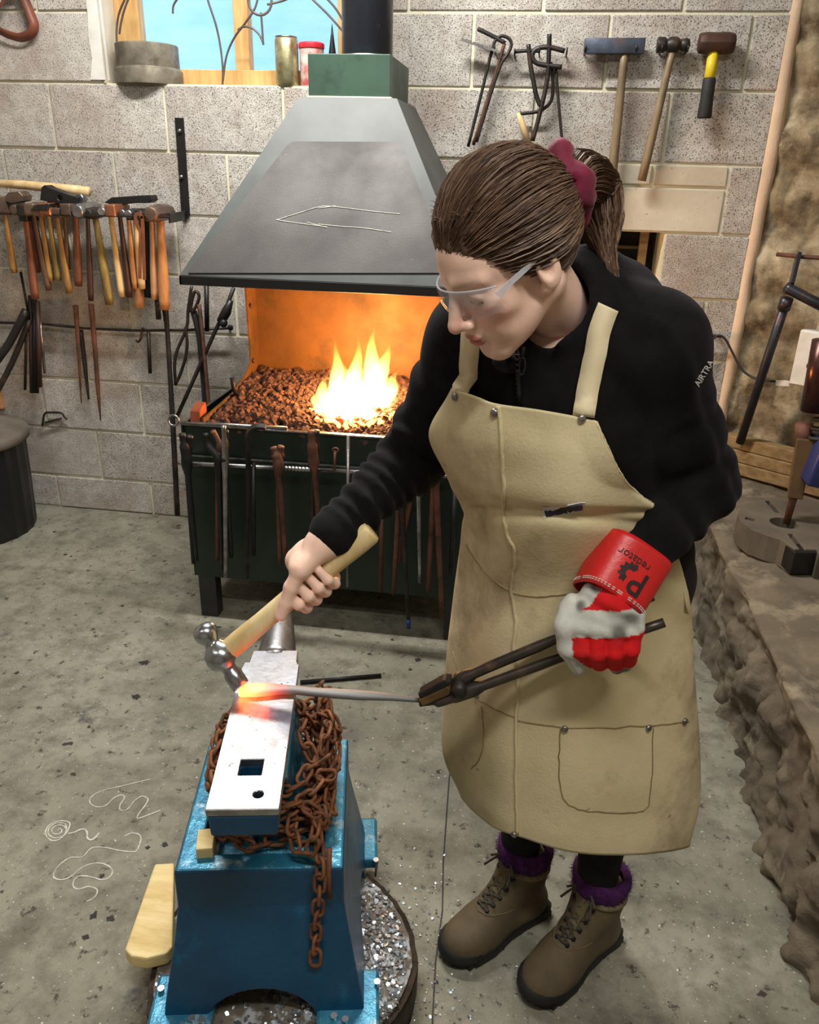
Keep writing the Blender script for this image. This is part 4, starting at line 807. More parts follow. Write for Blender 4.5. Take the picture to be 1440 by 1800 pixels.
q = MB(); cc = WV(1446, 762, y=dy); q.tube([cc+Vector((.034*math.cos(k*.7), .034*math.sin(k*.7), k*.0032-.03)) for k in range(44)], .0055, 6); obj('coiled_lead', q, 'rubber', t, smooth=True)
pm('cylinder_metal', (86, 52, 42), (52, 40, 42), 5, .3, .7, bump=.04)  # dark metal mottled with reddish brown
q = MB(); q.tube([WV(1430, 722, y=dy), WV(1452, 598, y=dy)], .036, 16); obj('feed_cylinder', q, 'cylinder_metal', t, smooth=True, bev=0)
q = MB(); q.tube([WV(1470, 900, z=TZ), WV(1475, 620, y=-.62)], .03, 14); obj('column', q, 'dark_iron', t, smooth=True)
# ================================================================ ANVIL, STAND, STUMP
AZ = .66
A0 = (W(362, 1420, z=AZ)+W(490, 1425, z=AZ))/2; A1 = (W(429, 1164, z=AZ)+W(524, 1163, z=AZ))/2
ad = Vector(A1-A0); AL = ad.length; ad.normalize(); ae = Vector((ad.y, -ad.x, 0)); AW = .102
def A(s, e, z=0.): return Vector(A0)+ad*s+ae*e+Vector((0, 0, z))         # along, across, up from the face
pm('anvil_face', (196, 195, 195), (142, 141, 142), 26, .36, 1, bump=.15, bscale=40, spots=(84, 80, 78), sscale=60, sthr=.67, rrange=.08)
anvil = thing('anvil', 'blue bodied london pattern anvil with bright polished face', 'anvil', A(AL*.6, 0, -.26))

hs_, he_ = [], []
def toA(px, py):
    v = Vector(W(px, py, z=AZ))-Vector(A0); return v.dot(ad), v.dot(ae)
h1 = [toA(*p) for p in ((420, 1361), (458, 1362), (462, 1335), (425, 1335))]; hc_ = (sum(p[0] for p in h1)/4, sum(p[1] for p in h1)/4)
pc_ = toA(454, 1396)
def hardy(d): m_ = MB(); m_.prism([A(hc_[0]+a*.017, hc_[1]+b*.017, .05) for a, b in ((-1, -1), (1, -1), (1, 1), (-1, 1))], (0, 0, -d)); return m_
def pritchel(d): return MB().lathe([(.0075, -d), (.0075, .05)], 16, Matrix.Translation(A(pc_[0], pc_[1])))
q = MB(); hw = AW/2
q.prism([A(0, -hw), A(0, hw), A(AL*.98, hw), A(AL*.98, hw-.003), A(AL, hw-.004), A(AL, -hw+.004), A(AL*.93, -hw)], (0, 0, -.013))
fc = obj('face', q, 'anvil_face', anvil, fix=True); cut(fc, [hardy(.2), pritchel(.1)]); md = fc.modifiers.new('b', 'BEVEL'); md.width = .0012; md.limit_method = 'ANGLE'
# body: side profile pieces with varying width
def ring(s, w_, zt, zb, wb=None):
    wb = w_ if wb is None else wb
    return [A(s, -w_, zt), A(s, w_, zt), A(s, wb, zb), A(s, -wb, zb)]
q = MB(); q.loft([ring(.0, hw-.0015, -.012, -.050, hw-.004), ring(.06, hw-.0015, -.012, -.056, hw-.005), ring(.13, hw-.0015, -.012, -.082, hw-.02), ring(.18, hw-.0015, -.012, -.12, hw-.026), ring(AL*.8, hw-.0015, -.012, -.12, hw-.026), ring(AL+.0, hw-.004, -.012, -.10, hw-.02), ring(AL+.05, hw-.012, -.02, -.08, .022)])
bd_ = obj('body', q, 'blue_paint', anvil, fix=True); cut(bd_, [hardy(.11), pritchel(.2)]); md = bd_.modifiers.new('b', 'BEVEL'); md.width = .004; md.limit_method = 'ANGLE'; md.segments = 2
q = MB(); s0, s1 = .15, AL+.0
def foot(z, s0, s1, w_): return [A(s0, -w_, z), A(s1, -w_, z), A(s1, w_, z), A(s0, w_, z)]
q.loft([foot(-.300, .15, .425, .084), foot(-.272, .15, .425, .084), foot(-.250, .18, .40, .07), foot(-.20, .195, .385, .05), foot(-.14, .195, .38, .045), foot(-.10, .17, .39, .042)])
obj('waist_and_feet', q, 'blue_worn', anvil, bev=.004, fix=True)
q = MB(); q.prism([A(AL-.002, -hw+.008), A(AL-.002, hw-.006), A(AL+.052, hw-.008), A(AL+.052, -hw+.012)], (0, 0, -.03))
for i, p in enumerate(q.v): q.v[i] = (p[0], p[1], p[2]-.010)
obj('cutting_table', q, 'anvil_face', anvil, bev=.0015, fix=True)
q = MB(); loops = []; HLn = .205
for i in range(13):
    s = i/12; r = .037*(1-s)**.62+.004; zc = -.010-.040*(1-s)**1.1+.006*s; rz_ = r*1.05
    loops.append([A(AL+.045+HLn*s, r*math.cos(2*PI*k/20), zc+.0+rz_*math.sin(2*PI*k/20)) for k in range(20)])
q.loft(loops); obj('horn', q, 'steel', anvil, smooth=True, fix=True)
# stand
ang = math.atan2(ad.y, ad.x)-PI/2
sd, se = ad, ae
SCn = Vector((-.392, -2.03, 0)); ST, SB = .415, .095
def Q(s, e, z): return SCn+sd*s+se*e+Vector((0, 0, z))
stand = thing('anvil_stand', 'blue cast iron anvil stand with flared sides and arched openings', 'stand', Q(0, 0, SB))
def rect(h, w_, z): return [Q(-h, -w_, z), Q(-h, w_, z), Q(h, w_, z), Q(h, -w_, z)]
zs = [(SB, .208, .176), (SB+.05, .2, .17), (SB+.12, .187, .158), (SB+.19, .174, .146), (SB+.24, .165, .139), (ST-.006, .163, .139), (ST, .161, .137)]
q = MB(); lo_ = [rect(h, w_, z) for z, h, w_ in zs]; th = .034
inn = [rect(h-th, w_-th, z) for z, h, w_ in [(ST, .161, .137), (ST-.06, .163, .139), (SB, .2, .185)]]
q.loft(lo_+inn, caps=False); n_ = len(zs)+3; q.f += [(k, (k+1) % 4, (n_-1)*4+(k+1) % 4, (n_-1)*4+k)[::-1] for k in range(4)]
sb_ = obj('stand_body', q, ['blue_paint', 'blue_worn'], stand, fix=True)
ac = []
for sgn in (-1, 1):
    m_ = MB(); m_.lathe([(1, -.12), (1, .12)], 28, Matrix.Translation(Q(sgn*.2, -.005, SB)) @ Matrix.Rotation(ang, 4, 'Z') @ Matrix.Rotation(PI/2, 4, 'X') @ Matrix.Diagonal((.098, .075, 1, 1))); ac.append(m_)
    m_ = MB(); m_.lathe([(1, -.12), (1, .12)], 28, Matrix.Translation(Q(.0, sgn*.2, SB)) @ Matrix.Rotation(ang, 4, 'Z') @ Matrix.Rotation(PI/2, 4, 'Y') @ Matrix.Diagonal((.075, .1, 1, 1))); ac.append(m_)
cut(sb_, ac)
for p in sb_.data.polygons: p.material_index = 1 if (p.normal.z > .8 and p.center.z > ST-.02) else 0
md = sb_.modifiers.new('b', 'BEVEL'); md.width = .004; md.limit_method = 'ANGLE'; md.segments = 2
for sx, sy_ in ((-1, -1), (1, -1), (-1, 1), (1, 1)):
    q = MB(); c0 = Q(sx*.185, sy_*.145, SB+.014); q.box(c0, (.11, .12, .028), Matrix.Rotation(ang, 3, 'Z')); obj('foot', q, 'blue_worn', stand, bev=.006)
q = MB(); q.box(Q(0, 0, ST-.073), (.24, .27, .03), Matrix.Rotation(ang, 3, 'Z')); obj('inner_tray', q, 'dark_iron', stand)
# wooden wedge
c0 = WV(344, 1500, z=ST-.0); q = MB(); q.box(Q(-.113, -.095, ST-.005), (.028, .045, .05), Matrix.Rotation(ang+.1, 3, 'Z')); tag(obj('wooden_wedge', q, 'pine_block', bev=.002), 'small pale wooden wedge beside the anvil foot', 'wedge')
# stump
SP = Vector((-.36, -2.10, 0)); SR = .25
q = MB(); n = 72; loops = []
def srad(k, z): a = 2*PI*k/n; return SR*(1+.02*math.sin(3*a)+.018*math.sin(5*a+1)+.022*noise.noise(Vector((math.cos(a)*9, math.sin(a)*9, z*5))))
for z in (0, .03, .06, .09, SB-.006): loops.append([SP+Vector((math.cos(2*PI*k/n), math.sin(2*PI*k/n), 0))*srad(k, z)*1.0+Vector((0, 0, z)) for k in range(n)])
q.loft(loops); stump = thing('tree_stump', 'bark covered log stump under the anvil stand strewn with scale', 'stump', SP); obj('bark', q, 'bark', stump, smooth=True)
pm('stump_top', (112, 104, 92), (80, 72, 62), 14, .9, bump=.3, blot=((160, 164, 166), 30, .5, .6))
q = MB(); q.v = [SP+Vector((math.cos(2*PI*k/n), math.sin(2*PI*k/n), 0))*srad(k, SB)*.955+Vector((0, 0, SB-.0005)) for k in range(n)]; q.f = [tuple(range(n))]; 
q.v += [p-Vector((0, 0, .01)) for p in q.v]; q.f += [(k, n+k, n+(k+1) % n, (k+1) % n) for k in range(n)]; obj('cut_top', q, 'stump_top', stump, fix=True)
pm('scale', (196, 204, 212), (120, 126, 134), 30, .35, .8, bump=.1)
q = MB(); rng = random.Random(11)
for k in range(2600):
    a = rng.gauss(-.2, .75) if k % 4 else rng.uniform(0, 2*PI); d = SR*.94*math.sqrt(rng.uniform(.1, 1)); p = SP+Vector((math.cos(a)*d, math.sin(a)*d, SB))
    onfloor = k % 7 == 0
    if onfloor: d = SR+abs(rng.gauss(.03, .1)); a = rng.gauss(.35, .7); p = SP+Vector((math.cos(a)*d, math.sin(a)*d, .0))
    r = rng.uniform(.0012, .0055)*(.7 if onfloor else 1); n3 = Vector((rng.uniform(-.5, .5), rng.uniform(-.5, .5), 1)).normalized(); u = n3.orthogonal().normalized(); w3 = n3.cross(u); p += Vector((0, 0, r*.5+.0006))
    pts = [p+(u*math.cos(b)+w3*math.sin(b))*r*rng.uniform(.6, 1.3) for b in (0, 1.3, 2.5, 3.9, 5.1)]
    q.add(pts+[x-n3*.0005 for x in pts], [(0, 1, 2, 3, 4), (9, 8, 7, 6, 5)])
tag(obj('forge_scale', q, 'scale'), 'silvery flakes of forge scale scattered on the stump and floor', 'scale', kind='stuff')
for k, (a, c) in enumerate(((283, 1738), (661, 1512), (663, 1726), (337, 1790), (355, 1793), (587, 1786), (607, 1792))):
    p = WV(a, c, z=SB+.035); q = MB(); q.tube([p-Vector((0, 0, .045)), p+Vector((.003, 0, .0))], .0032, 8); q.lathe([(.006, 0), (.006, .002)], 10, Matrix.Translation(p)); obj('nail', q, 'bright_steel', stump, smooth=False)
# plank
q = MB(); z = SB+.034; q.prism([W(a, c, z=z) for a, c in ((272, 1518), (306, 1516), (303, 1664), (292, 1676), (258, 1684), (230, 1680), (219, 1668))][::-1], (0, 0, -.031)); tag(obj('short_plank', q, 'pine_block', bev=.004, fix=True), 'short thick pine plank on the stump left of the stand', 'plank')

# ---- chain heaped round the anvil
chain = thing('chain', 'long rusty chain heaped round the anvil waist with an end hanging down', 'chain', Q(0, 0, ST))
def link_mesh():
    b_ = MB(); P_ = []; a_, r_ = .0085, .0088
    for k in range(9): t_ = -PI/2+PI*k/8; P_.append((a_+r_*math.cos(t_), r_*math.sin(t_), 0))
    for k in range(9): t_ = PI/2+PI*k/8; P_.append((-a_+r_*math.cos(t_), r_*math.sin(t_), 0))
    b_.tube(P_, .0034, 6, closed=True, upv=(0, 0, 1)); me = bpy.data.meshes.new('link'); me.from_pydata([tuple(p) for p in b_.v], [], b_.f); me.update()
    me.polygons.foreach_set('use_smooth', [True]*len(me.polygons)); me.materials.append(M['rope_rust']); return me
LM = link_mesh(); inv = root_inv(chain)
def lay_chain(pts, off=0):
    P_ = [Vector(p) for p in pts]; L = [0]
    for a, b_ in zip(P_, P_[1:]): L.append(L[-1]+(b_-a).length)
    pitch = .0262; k = 0; d = pitch/2; i = 0
    while d < L[-1]:
        while L[i+1] < d: i += 1
        p = P_[i].lerp(P_[i+1], (d-L[i])/max(1e-9, L[i+1]-L[i])); tg = (P_[i+1]-P_[i]).normalized()
        o = bpy.data.objects.new('link', LM); COL.objects.link(o); o.parent = chain; o.matrix_parent_inverse = inv
        upv = tg.orthogonal().normalized() if abs(tg.z) > .9 else Vector((0, 0, 1)); y_ = upv.cross(tg).normalized(); z_ = tg.cross(y_)
        R_ = Matrix((tg, y_, z_)).transposed().to_4x4()
        o.matrix_basis = Matrix.Translation(p) @ R_ @ Matrix.Rotation((PI/4 if (k+off) % 2 else -PI/4)+random.uniform(-.3, .3), 4, 'X')
        d += pitch; k += 1
rng = random.Random(5)
def loop_pts(rx, ry, z, cx=0, cy=0, a0=0, a1=2*PI, wob=.012, zz=.012):
    out = []; n = 60
    for k in range(n+1):
        a = a0+(a1-a0)*k/n; e = 3.2
        c, s = math.cos(a), math.sin(a); f = (abs(c)**e+abs(s)**e)**(-1/e)
        r_ = 1+wob*8*noise.noise(Vector((c*2.3+z*30, s*2.3, cx*50)))
        p = A(.22+cx+rx*f*s*r_, cy+ry*f*c*r_, 0); p.z = z+zz*noise.noise(Vector((c*3, s*3, z*40))); out.append(p)
    return out
zf = ST+.012
for k, (rx, ry, z, cy) in enumerate(((.175, .082, zf+.004, .012), (.165, .074, zf+.026, .02), (.18, .086, zf+.046, .012), (.16, .070, zf+.066, .016), (.172, .08, zf+.086, .008), (.165, .082, zf+.106, .014))):
    lay_chain(loop_pts(rx*.72, .098+.008*math.sin(k*2.1), z-.006, .075, .004*(-1)**k), k)
for k, (cx, cy, z) in enumerate(((-.04, .088, zf+.05), (.02, .095, zf+.075), (.08, .092, zf+.095), (-.08, .075, zf+.035), (.04, .085, zf+.125), (.11, .075, zf+.13))):
    lay_chain([A(.22+cx+.05*math.cos(t_/20*2*PI*1.3), cy+.022*math.sin(t_/20*2*PI*1.3)+.006*math.sin(t_), 0)+Vector((.0, 0, z-AZ+.02*math.sin(t_*.9+k)))+Vector(tuple(ad))*.03 for t_ in range(21)], k) 
e0 = W(574, 1460, z=ST+.06); hang = [Q(-.10, .085, zf+.05), Q(-.13, .095, zf+.035), Q(-.16, .10, zf+.015), Q(-.178, .10, ST-.012), Q(-.181, .097, ST-.06), Q(-.186, .092, ST-.12), Q(-.196, .09, ST-.185)]
lay_chain(curve(hang, 6)); 
q = MB(); q.tube([Q(-.15, .115, zf+.02), Q(-.172, .114, ST), Q(-.178, .116, ST-.05)], [.005, .005, .004], 7); obj('pin', q, 'rope_rust', chain, smooth=True)

# ================================================================ WORKPIECE, HAMMER, HELD TONGS
def hot_mat():
    m = bpy.data.materials.new('hot_bar'); m.use_nodes = True; t = m.node_tree; b = t.nodes['Principled BSDF']; L = t.links.new
    a = nd(t, 'ShaderNodeAttribute', attribute_name='tint'); b.inputs['Base Color'].default_value = S((126, 128, 128)); b.inputs['Metallic'].default_value = .5; b.inputs['Roughness'].default_value = .55
    L(a.outputs['Color'], b.inputs['Emission Color']); b.inputs['Emission Strength'].default_value = 1.0
    n1 = nd(t, 'ShaderNodeTexNoise', Scale=60., Detail=4.); bp = nd(t, 'ShaderNodeBump', Strength=.2, Distance=.003); L(n1.outputs[0], bp.inputs['Height']); L(bp.outputs[0], b.inputs['Normal']); M['hot'] = m
hot_mat()
bz = AZ+.008; PB = [(423, 1213, .011, .0075), (432, 1213, .014, .007), (455, 1213, .0145, .0065), (480, 1212, .012, .006), (500, 1212, .009, .0055), (520, 1213, .008, .0055), (545, 1216, .008, .0055), (590, 1219, .0095, .0055), (630, 1222, .0095, .0055), (655, 1223, .009, .005), (690, 1226, .006, .0045), (738, 1231, .003, .0035)]
ztip = AZ+.012; loops = []; nb_ = len(PB)
for a, c, w_, h_ in PB:
    p = WV(a, c, z=bz); loops.append([p+Vector((0, y_*w_, z_*h_)) for y_, z_ in ((-1, -.6), (-.6, -1), (.6, -1), (1, -.6), (1, .6), (.6, 1), (-.6, 1), (-1, .6))])
# refine the rings for a smooth heat gradient
fine = []
for i in range(nb_-1):
    for k in range(4): fine.append([a.lerp(b, k/4) for a, b in zip(loops[i], loops[i+1])])
fine.append(loops[-1]); q = MB(); q.loft(fine); bar = obj('hot_steel_bar', q, 'hot', smooth=True, fix=True)
tag(bar, 'flat leaf shaped steel bar glowing orange at its end on the anvil', 'steel bar')
hx = WV(423, 1213, z=bz).x; cols = []
for v in bar.data.vertices:
    t_ = (v.co.x-hx); 
    s = max(0, 1-t_/.088); c = np.array((1.3, .62, .12))*max(0, s-.3)**1.2*2.6+np.array((1.8, .07, .03))*min(1, s*1.6)**1.5
    cols.append(c)
tint(bar, np.array(cols))
ld = bpy.data.lights.new('bar_glow', 'POINT'); ld.energy = .2; ld.color = (1, .10, .04); ld.shadow_soft_size = .03
lo_ = bpy.data.objects.new('bar_glow', ld); COL.objects.link(lo_); lo_.parent = bar; lo_.location = WV(447, 1213, z=bz)+Vector((0, -.016, .012))
# ball-peen hammer in her right hand
HF = WV(424, 1207, z=AZ+.019); HB = WV(352, 1098, y=-2.03)
hax = (HB-HF); HLen = hax.length; hax.normalize()
ham = thing('ball_peen_hammer', 'ball peen hammer with pale wooden handle striking the hot bar', 'hammer', HF)
zq = hax.to_track_quat('Z', 'Y').to_matrix().to_4x4(); k_ = HLen/.145
q = MB(); q.lathe([(r*k_, z*k_) for r, z in ((.0, .0), (.016, 0), (.0185, .003), (.0185, .03), (.0145, .038), (.0155, .046), (.029, .056), (.032, .07), (.029, .086), (.018, .097), (.015, .104), (.019, .110), (.0235, .118), (.0245, .128), (.020, .138), (.010, .1445), (.0, .145))], 24, Matrix.Translation(HF) @ zq, caps=False)
pm('polished', (196, 202, 208), (150, 156, 162), 12, .22, 1, bump=.04); obj('head', q, 'polished', ham, smooth=True, fix=True)
EYE = HF+hax*.071*k_; HE = WV(653, 932, y=-1.965)
hd = (HE-EYE); HdL = hd.length; hdn = hd.normalized()
q = MB(); q.tube([EYE-hdn*.016, EYE, EYE+hd*.12, EYE+hd*.28, EYE+hd*.5, EYE+hd*.75, EYE+hd*.93, EYE+hd*.985, HE], [.013, .017, .0185, .017, .0175, .0195, .0215, .021, .018], 14, prof=[(1.0*math.cos(2*PI*k/14), .82*math.sin(2*PI*k/14)) for k in range(14)], upv=hax); obj('handle', q, 'pine', ham, smooth=True)
# blacksmith's tongs in her gloved hand
ty_ = -2.036
tg_ = thing('held_tongs', 'dark blacksmith tongs gripping the cold end of the bar', 'tongs', W(812, 1204, y=ty_))
pv = (808, 1205)
pm('tong_steel', (78, 70, 64), (50, 45, 42), 14, .45, .6, bump=.15, blot=((112, 88, 70), 22, .56, .72))
def held(pix, ys, r, mat='tong_steel', name='rein'):
    b_ = MB(); b_.tube(curve([W(a, c, y=y_) for (a, c), y_ in zip(pix, ys)], 5), r, 8); return obj(name, b_, mat, tg_, smooth=True)
n1 = 5*5+1
r1 = held([(738, 1236), (768, 1232), (800, 1222), (850, 1205), (980, 1158), (1168, 1094)], [ty_-.0]*4+[ty_+.0, ty_+.0], [.006]*5+[.011]*5+[.013]*5+[.0085]*5+[.0075]*6)
r2 = held([(738, 1222), (768, 1214), (800, 1203), (835, 1183), (980, 1122), (1148, 1048)], [ty_+.010]*6, [.006]*5+[.011]*5+[.013]*5+[.009]*5+[.0075]*6)
pm('brass_jaw', (134, 106, 62), (92, 72, 44), 14, .5, .4, bump=.15)
q = MB(); q.prism([W(a, c, y=ty_-.012) for a, c in ((735, 1231), (785, 1206), (792, 1212), (792, 1222), (742, 1243))], (0, .024, 0)); obj('jaw', q, 'brass_jaw', tg_, bev=.003, fix=True)
q = MB(); q.prism([W(a, c, y=ty_-.012) for a, c in ((735, 1222), (780, 1197), (794, 1199), (785, 1210), (738, 1230))], (0, .024, 0)); obj('jaw', q, 'dark_iron', tg_, bev=.003, fix=True)
q = MB(); q.lathe([(.004, -.026), (.012, -.023), (.013, -.018), (.013, .018), (.004, .022)], 14, Matrix.Translation(W(*pv, y=ty_+.004)) @ Matrix.Rotation(PI/2, 4, 'X')); obj('rivet', q, 'iron', tg_, smooth=True)
# bar on the floor behind
q = MB(); q.tube([W(528, 1199, z=.008), W(670, 1187, z=.008)], .006, 8); tag(obj('floor_rod', q, 'dark_iron', smooth=True), 'thin dark rod lying on the floor between anvil and forge', 'rod')
# ================================================================ THE SMITH
V3 = lambda *a: np.array(a, float)
def rc(P, a, b, r1, r2):
    ba = b-a; L = (ba@ba)+1e-12; t = np.clip(((P-a)@ba)/L, 0, 1); return np.linalg.norm(P-a-t[:, None]*ba, axis=1)-(r1+(r2-r1)*t)
def el(P, c, r, R=None):
    q = P-c
    if R is not None: q = q@R                      # columns of R are the ellipsoid axes
    k0 = np.linalg.norm(q/r, axis=1); k1 = np.linalg.norm(q/(r*r), axis=1)+1e-9; return k0*(k0-1)/k1
def smin(a, b, k): h = np.clip(.5+.5*(b-a)/k, 0, 1); return b*(1-h)+a*h-k*h*(1-h)
def smax(a, b, k): return -smin(-a, -b, k)
def nets(f, lo, hi, h):
    """naive surface nets of the distance function f, evaluated only near the surface"""
    lo = np.array(lo, float); n = np.ceil((np.array(hi)-lo)/h).astype(int)+1; n = ((n+3)//4)*4+1
    ax = [lo[i]+h*np.arange(n[i]) for i in range(3)]
    cs = [a[::4] for a in ax]; G = np.stack(np.meshgrid(*cs, indexing='ij'), -1); D = f(G.reshape(-1, 3)).reshape(G.shape[:3])
    act = np.abs(D) < 4*h*2.2
    full = np.repeat(np.repeat(np.repeat(D, 4, 0), 4, 1), 4, 2)[:n[0], :n[1], :n[2]].copy()
    am = np.zeros(D.shape, bool)
    for dx in (-1, 0, 1):
        for dy in (-1, 0, 1):
            for dz in (-1, 0, 1): am |= np.roll(act, (dx, dy, dz), (0, 1, 2))
    fm = np.repeat(np.repeat(np.repeat(am, 4, 0), 4, 1), 4, 2)[:n[0], :n[1], :n[2]]
    idx = np.argwhere(fm); full[fm] = f(lo+idx*h)
    s = full < 0
    cell = np.zeros((n[0]-1, n[1]-1, n[2]-1), np.int8)
    for dx in (0, 1):
        for dy in (0, 1):
            for dz in (0, 1): cell += s[dx:n[0]-1+dx, dy:n[1]-1+dy, dz:n[2]-1+dz]
    C = np.argwhere((cell > 0) & (cell < 8)); ids = -np.ones(cell.shape, int); ids[tuple(C.T)] = np.arange(len(C))
    acc = np.zeros((len(C), 3)); cnt = np.zeros(len(C))
    E_ = [((0, 0, 0), (1, 0, 0)), ((0, 1, 0), (1, 1, 0)), ((0, 0, 1), (1, 0, 1)), ((0, 1, 1), (1, 1, 1)), ((0, 0, 0), (0, 1, 0)), ((1, 0, 0), (1, 1, 0)), ((0, 0, 1), (0, 1, 1)), ((1, 0, 1), (1, 1, 1)), ((0, 0, 0), (0, 0, 1)), ((1, 0, 0), (1, 0, 1)), ((0, 1, 0), (0, 1, 1)), ((1, 1, 0), (1, 1, 1))]
    for a, b in E_:
        a, b = np.array(a), np.array(b); fa = full[tuple((C+a).T)]; fb = full[tuple((C+b).T)]; m = (fa < 0) != (fb < 0)
        t = np.where(m, fa/(fa-fb+1e-12), 0); acc += np.where(m[:, None], a+(b-a)*t[:, None], 0); cnt += m
    V = lo+(C+acc/np.maximum(cnt, 1)[:, None])*h; Q = []
    for axi in range(3):
        o1, o2 = [np.eye(3, dtype=int)[k] for k in range(3) if k != axi]; sl = [slice(1, n[k]-1) for k in range(3)]; sl[axi] = slice(0, n[axi]-1); sl2 = list(sl); sl2[axi] = slice(1, n[axi])
        A_, B_ = s[tuple(sl)], s[tuple(sl2)]; X = np.argwhere(A_ != B_); base = X+np.array([0 if k == axi else 1 for k in range(3)])
        flip = A_[tuple(X.T)] ^ (axi == 1)
        q = np.stack([ids[tuple((base-d).T)] for d in (o1+o2, o2, 0*o1, o1)], 1); q = q[(q >= 0).all(1)] if (q < 0).any() else q
        fl = flip[:len(q)]; q[fl] = q[fl][:, ::-1]; Q.append(q)
    return V, np.concatenate(Q)
def smesh(name, V, Q, mat, parent=None, smooth=True):
    me = bpy.data.meshes.new(name); me.vertices.add(len(V)); me.vertices.foreach_set('co', np.asarray(V, np.float32).ravel())
    me.loops.add(Q.size); me.loops.foreach_set('vertex_index', Q.ravel().astype(np.int32)); me.polygons.add(len(Q)); me.polygons.foreach_set('loop_start', np.arange(0, Q.size, Q.shape[1], dtype=np.int32)); me.polygons.foreach_set('loop_total', np.full(len(Q), Q.shape[1], np.int32))
    me.update(calc_edges=True); me.validate()
    bm = bmesh.new(); bm.from_mesh(me); bmesh.ops.recalc_face_normals(bm, faces=bm.faces); bm.to_mesh(me); bm.free()
    me.polygons.foreach_set('use_smooth', [smooth]*len(me.polygons)); me.materials.append(M[mat])
    o = bpy.data.objects.new(name, me); COL.objects.link(o)
    if parent is not None: o.parent = parent; o.matrix_parent_inverse = root_inv(parent)
    return o
# ---- skeleton (world)
RS, RE, RW = V3(-.072, -1.885, 1.242), V3(-.172, -1.815, 1.02), W(572, 952, y=-1.985)
LS, LE, LW = W(1150, 606, y=-1.975), W(1228, 850, y=-1.905), W(1083, 1040, y=-2.045)
NB = V3(.062, -1.925, 1.275); PC = V3(.165, -1.80, .86)
FD = V3(-.38, -.925, 0); FD /= np.linalg.norm(FD); SD = V3(-FD[1], FD[0], 0)      # facing; her left
HR, HLf = PC-SD*.085-V3(0, 0, .03), PC+SD*.085-V3(0, 0, .03)
BR = (V3(.124, -1.826, 0), V3(-.042, -1.976, 0)); BL = (V3(.270, -1.87, 0), V3(.122, -2.034, 0))   # boots: heel, toe
AR = BR[0]*.72+BR[1]*.28+V3(0, 0, .11); AL_ = BL[0]*.72+BL[1]*.28+V3(0, 0, .11)
KR, KL = (HR+AR)/2+FD*.02, (HLf+AL_)/2+FD*.02
CH = (RS+LS)/2*.85+PC*.15+V3(0, 0, -.02)
person = thing('person', 'person in black fleece and leather apron hammering a hot bar on the anvil', 'person', ((AR+AL_)/2)*V3(1, 1, 0))
